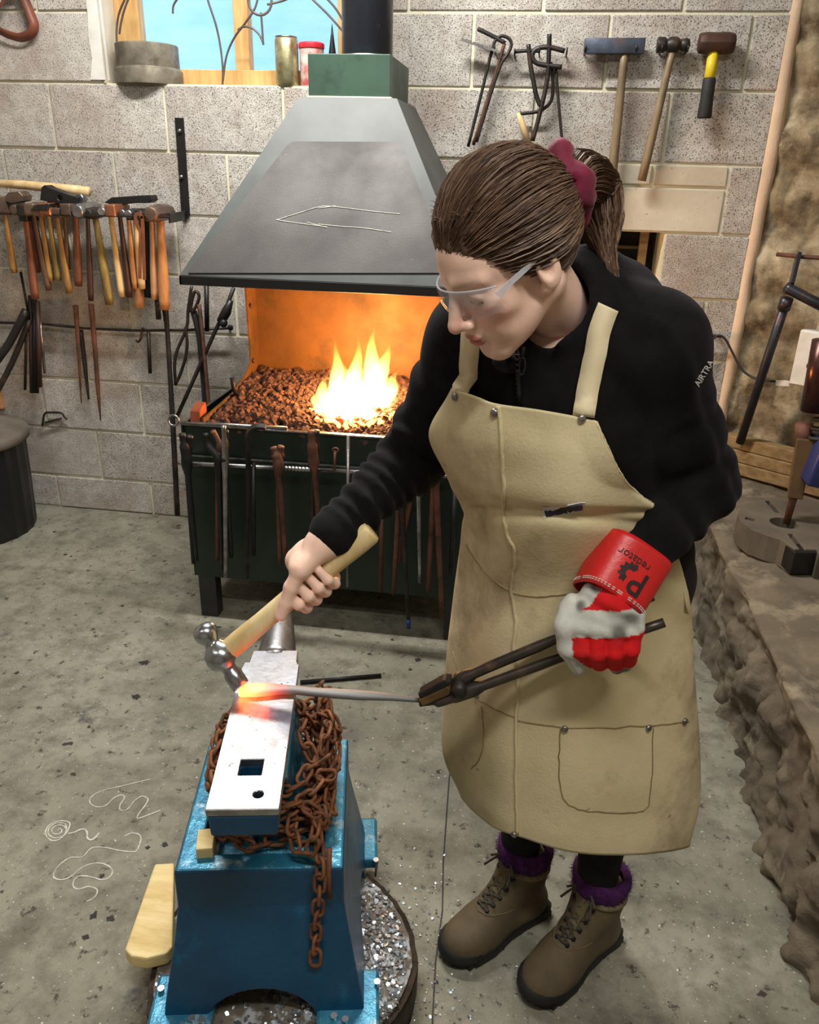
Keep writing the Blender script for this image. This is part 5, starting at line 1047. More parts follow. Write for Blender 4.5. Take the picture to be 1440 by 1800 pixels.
# ---- head frame
YH, PH, RH = math.radians(55), math.radians(32), math.radians(0)
hf = V3(-math.sin(YH)*math.cos(PH), -math.cos(YH)*math.cos(PH), -math.sin(PH)); hu = V3(-math.sin(YH)*math.sin(PH), -math.cos(YH)*math.sin(PH), math.cos(PH)); hl = np.cross(hu, hf)
hl, hu = math.cos(RH)*hl+math.sin(RH)*hu, math.cos(RH)*hu-math.sin(RH)*hl
HS = .90; HC = W(891, 461, y=-2.05); HRm = np.stack([hl, hf, hu], 1)
def h2w(p): return HC+HS*(np.asarray(p, float)@HRm.T)
def w2h(p): return ((np.asarray(p, float)-HC)@HRm)/HS
nbl = w2h(NB)
CRC, CRR = V3(0, -.018, .038), V3(.073, .092, .078)
def head_sdf(P):
    d = el(P, CRC, CRR)
    d = smin(d, el(P, V3(0, .028, .030), V3(.063, .062, .062)), .03)
    d = smin(d, el(P, V3(0, .034, -.035), V3(.053, .052, .066)), .03)
    Pm = P.copy(); Pm[:, 0] = np.abs(P[:, 0])
    d = smin(d, rc(Pm, V3(.050, -.012, -.045), V3(.014, .066, -.094), .020, .0165), .03)
    d = smin(d, el(P, V3(0, .070, -.096), V3(.018, .016, .016)), .02)
    d = smin(d, el(Pm, V3(.043, .056, -.022), V3(.022, .022, .020)), .02)                     # cheekbone
    d = smin(d, el(Pm, V3(.028, .066, -.052), V3(.020, .018, .022)), .02)
    d = smin(d, rc(Pm, V3(.010, .086, .026), V3(.046, .066, .024), .008, .007), .014)         # brow
    d = smax(d, -el(Pm, V3(.031, .100, .004), V3(.019, .018, .013)), .016)                    # socket
    d = smin(d, el(Pm, V3(.031, .0735, .002), V3(.0145, .0125, .0125)), .004)                 # lidded eye
    d = smin(d, rc(P, V3(0, .086, .018), V3(0, .110, -.028), .0075, .0105), .009)             # nose
    d = smin(d, el(P, V3(0, .1115, -.032), V3(.0105, .0105, .0095)), .006)
    d = smin(d, el(Pm, V3(.0125, .098, -.036), V3(.0075, .0105, .0075)), .006)
    d = smax(d, -el(Pm, V3(.0065, .104, -.0435), V3(.0035, .0055, .004)), .003)
    d = smin(d, el(P, V3(0, .083, -.054), V3(.022, .014, .012)), .012)                        # muzzle
    d = smin(d, el(P, V3(0, .0945, -.0595), V3(.021, .0075, .0052)), .005)
    d = smin(d, el(P, V3(0, .0925, -.0695), V3(.018, .008, .0060)), .005)
    d = smax(d, -el(P, V3(0, .1035, -.0645), V3(.021, .009, .0014)), .003)
    d = smax(d, -el(P, V3(0, .100, -.0805), V3(.018, .010, .0045)), .008)
    # ears
    er = np.array([[.35, 0, .94], [0, 1, 0], [-.94, 0, .35]]).T if False else np.eye(3)
    ear = el(Pm, V3(.079, -.013, -.006), V3(.0075, .0185, .031)); ear = smax(ear, -el(Pm, V3(.087, -.008, -.002), V3(.008, .011, .019)), .004)
    ear = smin(ear, el(Pm, V3(.073, -.003, -.032), V3(.006, .009, .010)), .006)
    d = smin(d, ear, .008)
    d = smin(d, rc(P, V3(0, -.035, -.045), nbl, .046, .052), .025)                            # neck
    d = smin(d, rc(Pm, V3(.055, -.03, -.04), nbl+V3(.01, .04, .01), .010, .012), .02)
    return d
Vh, Qh = nets(head_sdf, (-.12, -.17, -.24), (.12, .14, .14), .0021)
# ---- right hand on the hammer handle
GC = EYE+hd*.60; GC = np.array(GC); ga = np.array(hdn)
wdir = RW-GC; g1 = wdir-ga*(wdir@ga); g1 /= np.linalg.norm(g1); g2 = np.cross(ga, g1)
if g2@(CAM-GC) < 0: g2 = -g2
def gp(phi, r, s): a = math.radians(phi); return GC+ga*s+(g1*math.cos(a)+g2*math.sin(a))*r
FING = []
for s, r, ln in ((-.032, .0098, 1.0), (-.011, .0100, 1.03), (.010, .0096, 1.0), (.030, .0086, .92)):
    FING.append(([gp(-95, .034, s*.95), gp(-150, .0335*ln, s), gp(-200, .0285, s), gp(-250, .0275, s*1.02), gp(-296, .027, s*1.02)], r))
THUMB = ([gp(40, .045, .012), gp(52, .036, -.020), gp(75, .0275, -.045), gp(98, .0265, -.066)], .0112)
def hand_sdf(P):
    w_ = RW; d = rc(P, w_+(RW-RE)*-.5, w_, .026, .0255)
    pb = gp(-40, .042, .004)
    d = smin(d, rc(P, w_, pb, .0245, .020), .02)
    for pts, r in FING:
        d = smin(d, rc(P, w_*.35+pb*.65, pts[0], .0165, r*1.35), .014)
    d = smin(d, rc(P, w_, THUMB[0][0], .019, .0165), .015)
    d = smin(d, rc(P, pb, gp(20, .038, .01), .018, .017), .015)
    for pts, r in FING+[THUMB]:
        f = None
        for a, b, k in zip(pts, pts[1:], range(9)):
            q = rc(P, a, b, r*(1.12-.06*k), r*(1.06-.08*k)); f = q if f is None else smin(f, q, .004)
        d = smin(d, f, .0045)
    return d
allp = np.array([p for f, _ in FING+[THUMB] for p in f]+[RW, RW-(RW-RE)*.5])
Vr, Qr = nets(hand_sdf, allp.min(0)-.035, allp.max(0)+.035, .0021)
# ---- rest of the body, slim under the clothes
RF = np.stack([SD, FD, V3(0, 0, 1)], 1)
def body_sdf(P):
    d = el(P, PC, V3(.15, .10, .12), RF)
    d = smin(d, rc(P, PC, CH, .10, .115), .08)
    for a, b, c in ((RS, RE, RW), (LS, LE, LW)): d = smin(d, smin(rc(P, a, b, .045, .036), rc(P, b, c, .034, .024), .02), .04)
    d = smin(d, rc(P, CH, NB, .10, .05), .05)
    for a, b, c in ((HR, KR, AR), (HLf, KL, AL_)): d = smin(d, smin(rc(P, a, b, .075, .052), rc(P, b, c, .05, .034), .03), .04)
    for b_ in (BR, BL): d = smin(d, rc(P, b_[0]*.75+b_[1]*.25+V3(0, 0, .05), b_[0]*.2+b_[1]*.8+V3(0, 0, .035), .03, .025), .03)
    return d
Vb, Qb = nets(body_sdf, (-.36, -2.16, .0), (.42, -1.6, 1.36), .011)
off = 0; VV = []; QQ = []
for v, q in ((h2w(Vh), Qh), (Vr, Qr), (Vb, Qb)): VV.append(v); QQ.append(q+off); off += len(v)
colour_attr_mat('skin', .5, .12, 500, .35, sss=.12, vary=.05, vscale=60)
body = smesh('body', np.concatenate(VV), np.concatenate(QQ), 'skin', person)
# skin colours: lips, cheeks, brows
co = np.empty(len(body.data.vertices)*3, np.float32); body.data.vertices.foreach_get('co', co); co = co.reshape(-1, 3); HLc = w2h(co)
base = np.tile(np.array(S((240, 202, 182))[:3]), (len(co), 1)); Pm = HLc.copy(); Pm[:, 0] = np.abs(Pm[:, 0])
def blend(m, c): global base; base = base*(1-m[:, None])+np.array(S(c)[:3])*m[:, None]
near = np.linalg.norm(HLc, axis=1) < .16
sm = lambda d, a, b: np.clip((b-d)/(b-a), 0, 1)*near
blend(sm(el(Pm, V3(.042, .072, -.03), V3(.022, .02, .018)), -.004, .012)*.4, (214, 132, 112)); blend(sm(el(Pm, V3(0, .112, -.03), V3(.014, .014, .014)), -.003, .008)*.35, (216, 136, 118))
blend(sm(np.minimum(el(HLc, V3(0, .0955, -.0595), V3(.021, .009, .0055)), el(HLc, V3(0, .0935, -.0695), V3(.0185, .0095, .0062))), -.0005, .0015)*.85, (186, 100, 92))
blend(sm(el(HLc, V3(0, .098, -.0645), V3(.021, .006, .0008)), 0, .0012)*.8, (110, 56, 52))
blend(sm(rc(Pm, V3(.014, .093, .023), V3(.044, .076, .027), .0035, .002), 0, .0025)*.3, (140, 104, 84))
blend(sm(rc(Pm, V3(.020, .084, -.006), V3(.043, .078, -.006), .001, .001), 0, .0015)*.9, (60, 42, 38))
blend(sm(el(Pm, V3(.031, .09, .002), V3(.018, .014, .013)), -.003, .004)*.3, (190, 128, 112))
tint(body, base)
# ---- hair
pm('hair', (98, 75, 58), (68, 50, 40), 60, .55, bump=.3, stretch=(1, 1, 1), spec=.35); pm('hair_light', (126, 100, 78), (92, 70, 54), 40, .5, spec=.4)
HB_ = V3(0, -.112, .040)                                     # where the ponytail is tied (head frame)
HN = V3(0, -.70, .714)
def hairline(P): return P@HN+.0012*np.sin(P[:, 0]*110)+.004*np.exp(-((np.abs(P[:, 0])-.0)/.012)**2)*0
def cap_sdf(P):
    d = el(P, CRC+V3(0, -.002, .004), CRR+V3(.012, .011, .021)); d = smin(d, el(P, V3(0, .024, .034), V3(.067, .063, .064)), .02)
    Pm = P.copy(); Pm[:, 0] = np.abs(P[:, 0])
    d = d+.0022-.0010*np.sin(P[:, 0]*240+P[:, 2]*60)-.0007*np.sin(P[:, 0]*510-P[:, 1]*90)
    d = smax(d, -hairline(P)-.010+.02*np.clip(np.abs(P[:, 0])/.07, 0, 1)**2*0, .010)
    d = smax(d, -el(Pm, V3(.085, -.011, -.008), V3(.03, .022, .032)), .008)                 # clear of the ear
    return d
Vc, Qc = nets(cap_sdf, (-.11, -.13, -.14), (.11, .11, .15), .003)
hair = smesh('hair', h2w(Vc), Qc, 'hair', person)
rng = random.Random(2); sb_ = MB(); sl_ = MB(); cc = CRC+V3(0, -.002, .004)
def ell_r(dv): return 1/np.linalg.norm(dv/(CRR+V3(.012, .011, .021)))
def on_cap(dv):
    dv = dv/np.linalg.norm(dv); r = ell_r(dv); p = cc+dv*r
    c2 = V3(0, .024, .034); q = p-c2; f = np.linalg.norm(q/V3(.067, .063, .064))
    return p if f > 1 else c2+q/f
bd_ = (HB_-cc)/np.linalg.norm(HB_-cc); ns = 0
while ns < 5200:
    dv = V3(rng.gauss(0, 1), rng.gauss(0, 1), rng.gauss(0, 1)); dv /= np.linalg.norm(dv); p = on_cap(dv)
    if hairline(p[None])[0] < -.0125 or (abs(p[0]) > .055 and np.linalg.norm((p-V3(math.copysign(.085, p[0]), -.011, -.008))/V3(.03, .024, .034)) < 1): continue
    hl_ = hairline(p[None])[0]
    if hl_ > .004 and rng.random() < .6: continue
    om = math.acos(max(-1, min(1, dv@bd_)))
    if om < .15: continue
    pts = []; lift = rng.uniform(.0008, .004) if rng.random() < .8 else rng.uniform(.004, .010); wv = rng.uniform(-.004, .004); ph = rng.uniform(0, 6)
    for k in range(9):
        t_ = k/8; d2 = (math.sin((1-t_)*om)*dv+math.sin(t_*om)*bd_)/math.sin(om) if om < 3.1 else dv
        d2 = d2+V3(wv*math.sin(3*t_+ph)*4, 0, -.10*math.sin(PI*t_)*abs(dv[0])); q = on_cap(d2); q = q+(q-cc)/np.linalg.norm(q-cc)*(lift*math.sin(PI*min(1, t_*1.15+.05))+.0006); pts.append(h2w(q))
    (sl_ if rng.random() < .35 else sb_).tube(pts, [.0004]+[.0008]*7+[.0005], 3, caps=False); ns += 1
# fly-away wisps round the hairline
for k in range(90):
    a = rng.uniform(-1.3, 1.3); q = on_cap(V3(math.sin(a)*.8, math.cos(a), .75)); d3 = V3(rng.uniform(-.5, .5), rng.uniform(-.4, .6), rng.uniform(0, 1)); 
    sb_.tube([h2w(q), h2w(q+d3*.012), h2w(q+d3*.02+V3(0, 0, -.004))], [.0004, .0004, .0002], 3, caps=False)
tag(obj('hair_strands', sb_, 'hair', hair), None, None, kind='stuff'); tag(obj('hair_highlights', sl_, 'hair_light', hair), None, None, kind='stuff')
# ponytail
tie = h2w(HB_)
PT = curve([tie, tie+np.array(-hf)*.03, W(1040, 330, y=-1.93), W(1054, 390, y=-1.94), W(1066, 440, y=-1.96), W(1080, 496, y=-1.975)], 5)
pt = MB(); m_ = len(PT); pr_ = [.019+.016*math.sin(PI*min(1, k/(m_-1)*1.25))*(1-.2*k/m_)-.014*(max(0, k/(m_-1)-.6)/.4) for k in range(m_)]
pt.tube(PT, [r*.8 for r in pr_], 12); ponytail = obj('ponytail', pt, 'hair', person, smooth=True)
pa, pb_ = MB(), MB()
for k in range(620):
    a = rng.uniform(0, 2*PI); rr = math.sqrt(rng.uniform(.35, 1.25)); end = rng.uniform(.72, 1.06); pts = []
    for i in range(m_):
        T_ = (PT[min(i+1, m_-1)]-PT[max(i-1, 0)]).normalized(); u_ = Vector((1, 0, 0)); u_ = (u_-T_*u_.dot(T_)).normalized(); v_ = T_.cross(u_)
        if i/(m_-1) > end: break
        pts.append(PT[i]+(u_*math.cos(a+i*.02)+v_*math.sin(a+i*.02))*pr_[i]*rr+Vector((rng.uniform(-1, 1), rng.uniform(-1, 1), 0))*.0018*(i/m_))
    if len(pts) > 3: (pa if k % 3 else pb_).tube(pts, .0011, 3, caps=False)
tag(obj('ponytail_strands', pa, 'hair', ponytail), None, None, kind='stuff'); tag(obj('ponytail_highlights', pb_, 'hair_light', ponytail), None, None, kind='stuff')
pm('velvet', (132, 14, 58), (84, 6, 34), 14, .75, bump=.2); M['velvet'].node_tree.nodes['Principled BSDF'].inputs['Sheen Weight'].default_value = .1
scr = MB(); ax = Vector(tuple(-hf)); u_ = Vector(tuple(hu)); v_ = ax.cross(u_).normalized(); c0 = Vector(tuple(tie))+ax*.012; L1 = []
for i in range(40):
    a = 2*PI*i/40; cdir = u_*math.cos(a)+v_*math.sin(a); R1 = .032+.004*math.sin(5*a); L1.append([c0+cdir*(R1+(.020+.005*math.sin(7*a+b))*math.cos(b))+ax*((.019+.004*math.sin(9*a))*math.sin(b)+.006*math.sin(6*a)) for b in [2*PI*j/14 for j in range(14)]])
scr.loft(L1+[L1[0]], caps=False); obj('scrunchie', scr, 'velvet', person, smooth=True, fix=True)
# ---- safety glasses
thin_clear('clear', (190, 196, 206), .9)
thin_clear('grey_clear', (206, 208, 214), .45, .08)
def gl_y(x): return .108-6.4*x*x-260*x**4*.5
glasses = obj('safety_glasses', MB().tube([h2w((x, gl_y(x)-.005, .022-1.2*x*x)) for x in np.linspace(-.074, .074, 33)], .0013, 6), 'grey_clear', person, smooth=True)
gx = np.linspace(-.074, .074, 33); lens = MB()
for i, x in enumerate(gx):
    tp = .022-1.2*x*x; bt = -.024+.9*x*x+.010*math.exp(-(x/.012)**2)
    for j in range(7): z = bt+(tp-bt)*j/6; lens.v.append(tuple(h2w((x, gl_y(x)-.010*((z-.0)/.03)**2+.0, z))))
lens.f = [(i*7+j, (i+1)*7+j, (i+1)*7+j+1, i*7+j+1) for i in range(32) for j in range(6)]
obj('lens', lens, 'clear', glasses, smooth=True, solid=.0018)
for lo_e, nm in ():
    q = MB(); q.tube([h2w((x, gl_y(x)-.004, (.022-1.2*x*x) if lo_e else (-.024+.9*x*x+.010*math.exp(-(x/.012)**2)))) for x in gx], .0011, 6); obj(nm, q, 'grey_clear', glasses, smooth=True)
for s in (-1, 1):
   
    q = MB(); q.tube([h2w((s*.0735, gl_y(.0735)-.002, .003)), h2w((s*.079, .045, .010)), h2w((s*.082, .01, .014)), h2w((s*.084, -.022, .022)), h2w((s*.083, -.04, .004))], [.0046, .0034, .0028, .0024, .0018], prof=[(1, .35), (1, -.35), (-1, -.35), (-1, .35)], upv=hu); obj('temple_arm', q, 'grey_clear', glasses, smooth=False, bev=0)
glasses_x = None
# ---- clothing
pm('fleece', (13, 12, 14), (7, 7, 8), 30, .95, bump=.25, bscale=300); fb_ = M['fleece'].node_tree.nodes['Principled BSDF']; fb_.inputs['Sheen Weight'].default_value = .05; fb_.inputs['Specular IOR Level'].default_value = .2; fb_.inputs['Sheen Roughness'].default_value = .5; fb_.inputs['Sheen Tint'].default_value = (.5, .48, .55, 1)
SHU = V3(0, 0, 1)
def arm_fold(P, a, b, n, amp, lo, hi, ph=0.):
    ba = b-a; L = np.linalg.norm(ba); u = ba/L; t = ((P-a)@u)/L; m = np.clip((t-lo)/.12, 0, 1)*np.clip((hi-t)/.12, 0, 1)
    ref = np.cross(u, V3(.3, .2, 1.)); ref /= np.linalg.norm(ref); rad = P-a-((P-a)@u)[:, None]*u; sk = (rad@ref)/.06
    return amp*m*np.sin(2*PI*n*t+ph+1.1*sk+.8*np.sin(5*t*PI+ph))
def torso_sdf(P):
    d = el(P, CH+FD*.01, V3(.165, .115, .19), RF)
    d = smin(d, el(P, (CH+PC)/2+V3(0, 0, .02), V3(.158, .115, .19), RF), .06)
    d = smin(d, el(P, PC+V3(0, 0, .03), V3(.158, .115, .12), RF), .06)
    d = smin(d, el(P, CH+FD*.055-SD*.055+V3(0, 0, -.04), V3(.066, .055, .07), RF), .05); d = smin(d, el(P, CH+FD*.055+SD*.055+V3(0, 0, -.04), V3(.066, .055, .07), RF), .05)
    d = smin(d, rc(P, RS, NB+V3(0, 0, .0), .062, .06), .05); d = smin(d, rc(P, LS, NB, .064, .06), .05)
    d = smin(d, rc(P, NB, (RS+LS)/2-FD*.03, .07, .09), .05)
    return d
def jacket_sdf(P):
    d = torso_sdf(P)
    ar = smin(rc(P, RS, RE, .070, .056), rc(P, RE, RW+(RE-RW)*.10, .056, .037), .03); ar = smin(ar, el(P, RS+V3(0, 0, -.01), V3(.072, .075, .075)), .03)
    ar = ar-arm_fold(P, RE, RW, 8.5, .0042, .0, .98)-arm_fold(P, RS, RE, 3.0, .004, .2, 1.05, 1.)
    al = smin(rc(P, LS, LE, .064, .056), rc(P, LE, LW+(LE-LW)*.34, .056, .042), .03); al = smin(al, el(P, LS+V3(0, 0, -.005), V3(.068, .072, .07)), .03)
    al = al-arm_fold(P, LE, LW, 4.5, .0035, -.1, .75, .5)-arm_fold(P, LS, LE, 3.5, .0035, .35, 1.1)
    d = smin(d, ar, .028); d = smin(d, al, .028)
    # cuffs turned
    d = smin(d, rc(P, RW+(RE-RW)*.06, RW+(RE-RW)*.15, .0375, .039), .008)
    # stand-up collar with folded hood behind
    up_ = np.array(h2w((0, -.045, -.06)))-NB; up_ /= np.linalg.norm(up_)
    col = rc(P, NB-up_*.005, NB+up_*.052-FD*.012, .080, .074); d = smin(d, col, .03)
    d = smin(d, el(P, NB-FD*.055+SD*.035+V3(0, 0, .045), V3(.075, .048, .052), RF), .03)
    d = smin(d, el(P, W(1042, 500, y=-1.92), V3(.046, .045, .056)), .02); d = smin(d, rc(P, W(1030, 478, y=-1.95), W(1022, 545, y=-1.99), .026, .024), .016); d = smin(d, rc(P, W(1020, 545, y=-1.99), W(955, 615, y=-2.035), .022, .013), .016); d = smin(d, rc(P, W(888, 632, y=-2.01), W(905, 640, y=-2.04), .018, .013), .016)
    d = d+.0025*np.sin(P[:, 2]*70+P[:, 0]*40)*np.clip((1.12-P[:, 2])/.2, 0, 1)
    # hollow for neck and head
    d = smax(d, -rc(P, NB+up_*.01+FD*.016, NB+up_*.16+FD*.03, .047, .062), .010)
    d = smax(d, -(el(P, NB+FD*.085+up_*.06, V3(.028, .06, .075), RF)), .02)
    d = smax(d, (P@V3(0, 0, -1))+.80, .02)
    return d
Vj, Qj = nets(jacket_sdf, (-.37, -2.2, .78), (.44, -1.62, 1.45), .0052)
jacket = smesh('fleece_jacket', Vj, Qj, 'fleece', person)
pm('trouser', (12, 12, 14), (8, 8, 9), 20, .9, bump=.15, bscale=200)
def tr_sdf(P):
    d = el(P, PC+V3(0, 0, -.02), V3(.16, .11, .13), RF)
    for a, b, c in ((HR, KR, AR), (HLf, KL, AL_)): d = smin(d, smin(rc(P, a, b, .080, .060), rc(P, b, c, .056, .034), .03), .03)
    return smax(d, -P[:, 2]+.135, .01)
Vt, Qt = nets(tr_sdf, (-.12, -2.12, .1), (.44, -1.6, .98), .008)
obj_tr = smesh('trousers', Vt, Qt, 'trouser', person)
# ---- boots and socks
pm('boot', (98, 84, 60), (78, 68, 50), 12, .75, bump=.2, bscale=160); pm('boot_pad', (120, 108, 74), (98, 88, 60), 14, .85, bump=.2); pm('sole', (28, 28, 27), (18, 18, 18), 10, .7, bump=.2)
pm('sock', (74, 16, 86), (48, 8, 60), 60, .95, bump=.5, bscale=200); pm('lace', (34, 32, 28), (78, 72, 56), 240, .7, bump=.3)
def boot(heel, toe, leglean, lab):
    d = toe-heel; Lb = np.linalg.norm(d); d = d/Lb; Lb = max(Lb, .25); sd_ = np.cross(d, V3(0, 0, 1)); 
    heel = (heel+toe)/2-d*Lb/2
    B = lambda f, s, z: heel+d*f*Lb+sd_*s+V3(0, 0, z)
    RB = np.stack([d, sd_, V3(0, 0, 1)], 1)
    def up_sdf(P):
        q = el(P, B(.80, -.002, .040), V3(.058, .047, .040), RB)
        q = smin(q, rc(P, B(.14, 0, .045), B(.62, 0, .042), .036, .043), .03)
        q = smin(q, rc(P, B(.62, 0, .055), B(.34, 0, .125), .034, .040), .03)
        q = smin(q, rc(P, B(.20, 0, .06), B(.24, 0, .150), .040, .047), .03)
        q = smin(q, rc(P, B(.24, 0, .150), B(.25, 0, .163), .050, .050), .006)          # padded collar
        q = smax(q, -rc(P, B(.25, 0, .15), B(.26, 0, .25), .038, .042), .006)
        return smax(q, -P[:, 2]+.016, .004)
    lo = np.minimum(B(-.1, -.08, 0), B(1.1, .08, 0)); hi = np.maximum(B(-.1, -.08, 0), B(1.1, .08, 0)); lo = np.minimum(lo, np.minimum(B(-.1, .08, 0), B(1.1, -.08, 0))); hi = np.maximum(hi, np.maximum(B(-.1, .08, 0), B(1.1, -.08, 0))); hi[2] = .23
    Vx, Qx = nets(up_sdf, lo, hi, .0035); up_o = smesh('boot', Vx, Qx, 'boot', person); up_o['label'] = lab
    # sole with a toe bumper
    out = [(-.03, .0), (-.02, .030), (.06, .041), (.25, .037), (.45, .039), (.66, .050), (.84, .049), (.97, .030), (1.02, .0)]; ol = out+[(f, -s) for f, s in out[-2:0:-1]]
    q = MB(); q.loft([[B(f, s*k_, z) for f, s in ol] for z, k_ in ((.0, .93), (.006, 1.0), (.022, 1.02), (.030, .98))]); obj('sole', q, 'sole', up_o, smooth=None, bev=.002, fix=True)
    q = MB(); 
    for j in range(9): f = .02+.11*j; s = .033 if f < .5 else .041; q.box(B(f, -s, .010), (.009, .008, .014), Matrix(RB.tolist())); q.box(B(f, s, .010), (.009, .008, .014), Matrix(RB.tolist()))
    tag(obj('tread', q, 'sole', up_o), None, None, kind='stuff')
    q = MB(); loops = []
    for j in range(11):
        a = -PI/2*1.05+PI*1.05*j/10; f = .83; loops.append([B(f+math.cos(a)*(r_+.062)/Lb*.88, math.sin(a)*(r_+.046), z) for r_, z in ((.0, .020), (.004, .022), (.0035, .034), (-.003, .044), (-.012, .046))])
    q.loft(loops, caps=False); obj('toe_cap', q, 'sole', up_o, smooth=True, fix=True, solid=.002)
    # tongue edge padding
    q = MB(); q.tube([B(.25+.185*math.cos(a), .049*math.sin(a), .166+.006*math.cos(a)) for a in [2*PI*k/24 for k in range(24)]], .008, 8, closed=True); obj('padded_collar', q, 'boot_pad', up_o, smooth=True)
    # laces: zig-zag over the instep, found by marching onto the upper
    def surf(f, s, zt):
        p = B(f, s, zt); c = B(max(.2, f-.12), 0, .05); dirv = c-p; dirv /= np.linalg.norm(dirv); t_ = 0
        for _ in range(60):
            v = up_sdf((p+dirv*t_)[None])[0]
            if v < .0015: break
            t_ += max(v*.8, .0006)
        return p+dirv*t_
    rows = [(.70, .018, .12), (.64, .021, .13), (.58, .023, .145), (.52, .024, .16), (.46, .025, .175), (.42, .027, .19)]
    q = MB(); hk = MB()
    for k_, (f, s, zt) in enumerate(rows):
        a, b = surf(f, s, zt), surf(f, -s, zt); m_ = surf(f+.01, 0, zt); q.tube(curve([a, a*.5+m_*.5+V3(0, 0, .002), m_+V3(0, 0, .002), b*.5+m_*.5+V3(0, 0, .002), b], 3), .0027, 6)
        for p in (a, b): hk.tube([p-V3(0, 0, .002), p+V3(0, 0, .003)], .0048, 6)
        if k_ < len(rows)-1:
            f2, s2, z2 = rows[k_+1]; 
            for sg in (-1, 1): c_ = surf(f2, -sg*s2, z2); a_ = surf(f, sg*s, zt); mm = surf((f+f2)/2, 0, (zt+z2)/2)+V3(0, 0, .003); q.tube(curve([a_, mm, c_], 4), .0025, 6)
    kn = surf(.42, 0, .19); 
    for sg in (-1, 1): q.tube(curve([kn, kn+d*.01+sd_*sg*.018+V3(0, 0, .006), kn+d*.02+sd_*sg*.034-V3(0, 0, .004), kn+d*.012+sd_*sg*.02+V3(0, 0, .004), kn], 5), .0024, 6); q.tube(curve([kn, kn+d*.012+sd_*sg*.02-V3(0, 0, .0), kn+d*.035+sd_*sg*.035-V3(0, 0, .022)], 4), .0024, 6)
    ts = MB(); ts.tube([surf(f_, s_, .11) for f_, s_ in ((.50, .05), (.58, .046), (.66, .036), (.72, .022), (.745, 0), (.72, -.022), (.66, -.036), (.58, -.046), (.50, -.05))], .0012, 5); obj('toe_seam', ts, 'boot_pad', up_o, smooth=True)
    tg2 = MB(); tg2.tube(curve([surf(.60, 0, .14), surf(.52, 0, .16), surf(.46, 0, .175), surf(.42, 0, .19)+V3(0, 0, .002)], 4), [.010]*4+[.013]*4+[.016]*5, prof=[(.18, 1), (.18, -1), (-.18, -1), (-.18, 1)], upv=(0, 0, 1)); obj('tongue', tg2, 'boot_pad', up_o, smooth=True)
    obj('lace', q, 'lace', up_o, smooth=True); obj('lace_hook', hk, 'dark_iron', up_o)
    # sock
    ax = leglean/np.linalg.norm(leglean); c0 = B(.25, 0, .148); q = MB(); loops = []; u1 = np.cross(ax, d); u1 /= np.linalg.norm(u1); u2 = np.cross(u1, ax)
    prof = [(.038, 0), (.047, .012), (.054, .030), (.058, .046), (.057, .060), (.050, .067), (.040, .060)]
    for r_, z in prof: loops.append([c0+ax*z+(u1*math.cos(2*PI*k/40)+u2*math.sin(2*PI*k/40))*(r_+.0015*math.sin(7*k)) for k in range(40)])
    q.loft(loops, caps=False); so = obj('sock', q, 'sock', person, smooth=True, fix=True)
    fz = MB()
    for k_ in range(1500):
        a = rng.uniform(0, 2*PI); z = rng.uniform(.004, .064); r_ = np.interp(z, [p[1] for p in prof[:6]], [p[0] for p in prof[:6]]); n_ = u1*math.cos(a)+u2*math.sin(a); p = c0+ax*z+n_*r_; dv = n_+V3(rng.gauss(0, .6), rng.gauss(0, .6), rng.gauss(0, .6)); e = p+dv*rng.uniform(.002, .007); t1 = np.cross(n_, ax)*.0007
        fz.add([p-t1, p+t1, e], [(0, 1, 2)])
    tag(obj('sock_fluff', fz, 'sock', so), None, None, kind='stuff')
boot(BR[0], BR[1], KR-AR, 'brown walking boot nearer the anvil'); boot(BL[0], BL[1], KL-AL_, 'brown walking boot nearer the stone ledge')
# ---- leather apron
AP = [[((815, 690), -1.93), ((797, 684), -1.975), ((840, 699), -2.02), ((878, 711), -2.043), ((960, 722), -2.062), ((1043, 738), -2.05), ((1048, 742), -2.02)],
      [((790, 768), -1.87), ((757, 765), -1.93), ((810, 772), -2.00), ((882, 786), -2.045), ((985, 795), -2.066), ((1076, 816), -2.04), ((1085, 820), -2.0)],
      [((815, 850), -1.85), ((793, 850), -1.91), ((832, 850), -1.98), ((886, 852), -2.035), ((1000, 858), -2.062), ((1110, 868), -2.02), ((1122, 872), -1.97)],
      [((835, 905), -1.81), ((815, 905), -1.875), ((846, 908), -1.945), ((888, 916), -2.01), ((1010, 922), -2.045), ((1165, 915), -1.965), ((1178, 915), -1.90)],
      [((830, 1000), -1.76), ((806, 1000), -1.83), ((842, 1006), -1.92), ((893, 1016), -1.985), ((1020, 1030), -2.005), ((1182, 1000), -1.905), ((1192, 1000), -1.83)],
      [((815, 1130), -1.75), ((790, 1130), -1.825), ((832, 1136), -1.925), ((905, 1150), -1.99), ((1040, 1152), -2.005), ((1206, 1110), -1.90), ((1214, 1112), -1.82)],
      [((805, 1270), -1.76), ((777, 1270), -1.835), ((832, 1277), -1.935), ((905, 1292), -1.995), ((1042, 1300), -2.012), ((1213, 1260), -1.90), ((1220, 1262), -1.82)],
      [((812, 1340), -1.77), ((788, 1345), -1.845), ((838, 1380), -1.94), ((909, 1408), -2.0), ((1048, 1425), -2.018), ((1215, 1400), -1.905), ((1222, 1400), -1.83)],
      [((825, 1380), -1.78), ((808, 1390), -1.855), ((846, 1438), -1.945), ((910, 1470), -2.005), ((1052, 1502), -2.022), ((1200, 1492), -1.915), ((1212, 1480), -1.84)]]
CPn = np.array([[W(p[0], p[1], y=y) for p, y in row] for row in AP])
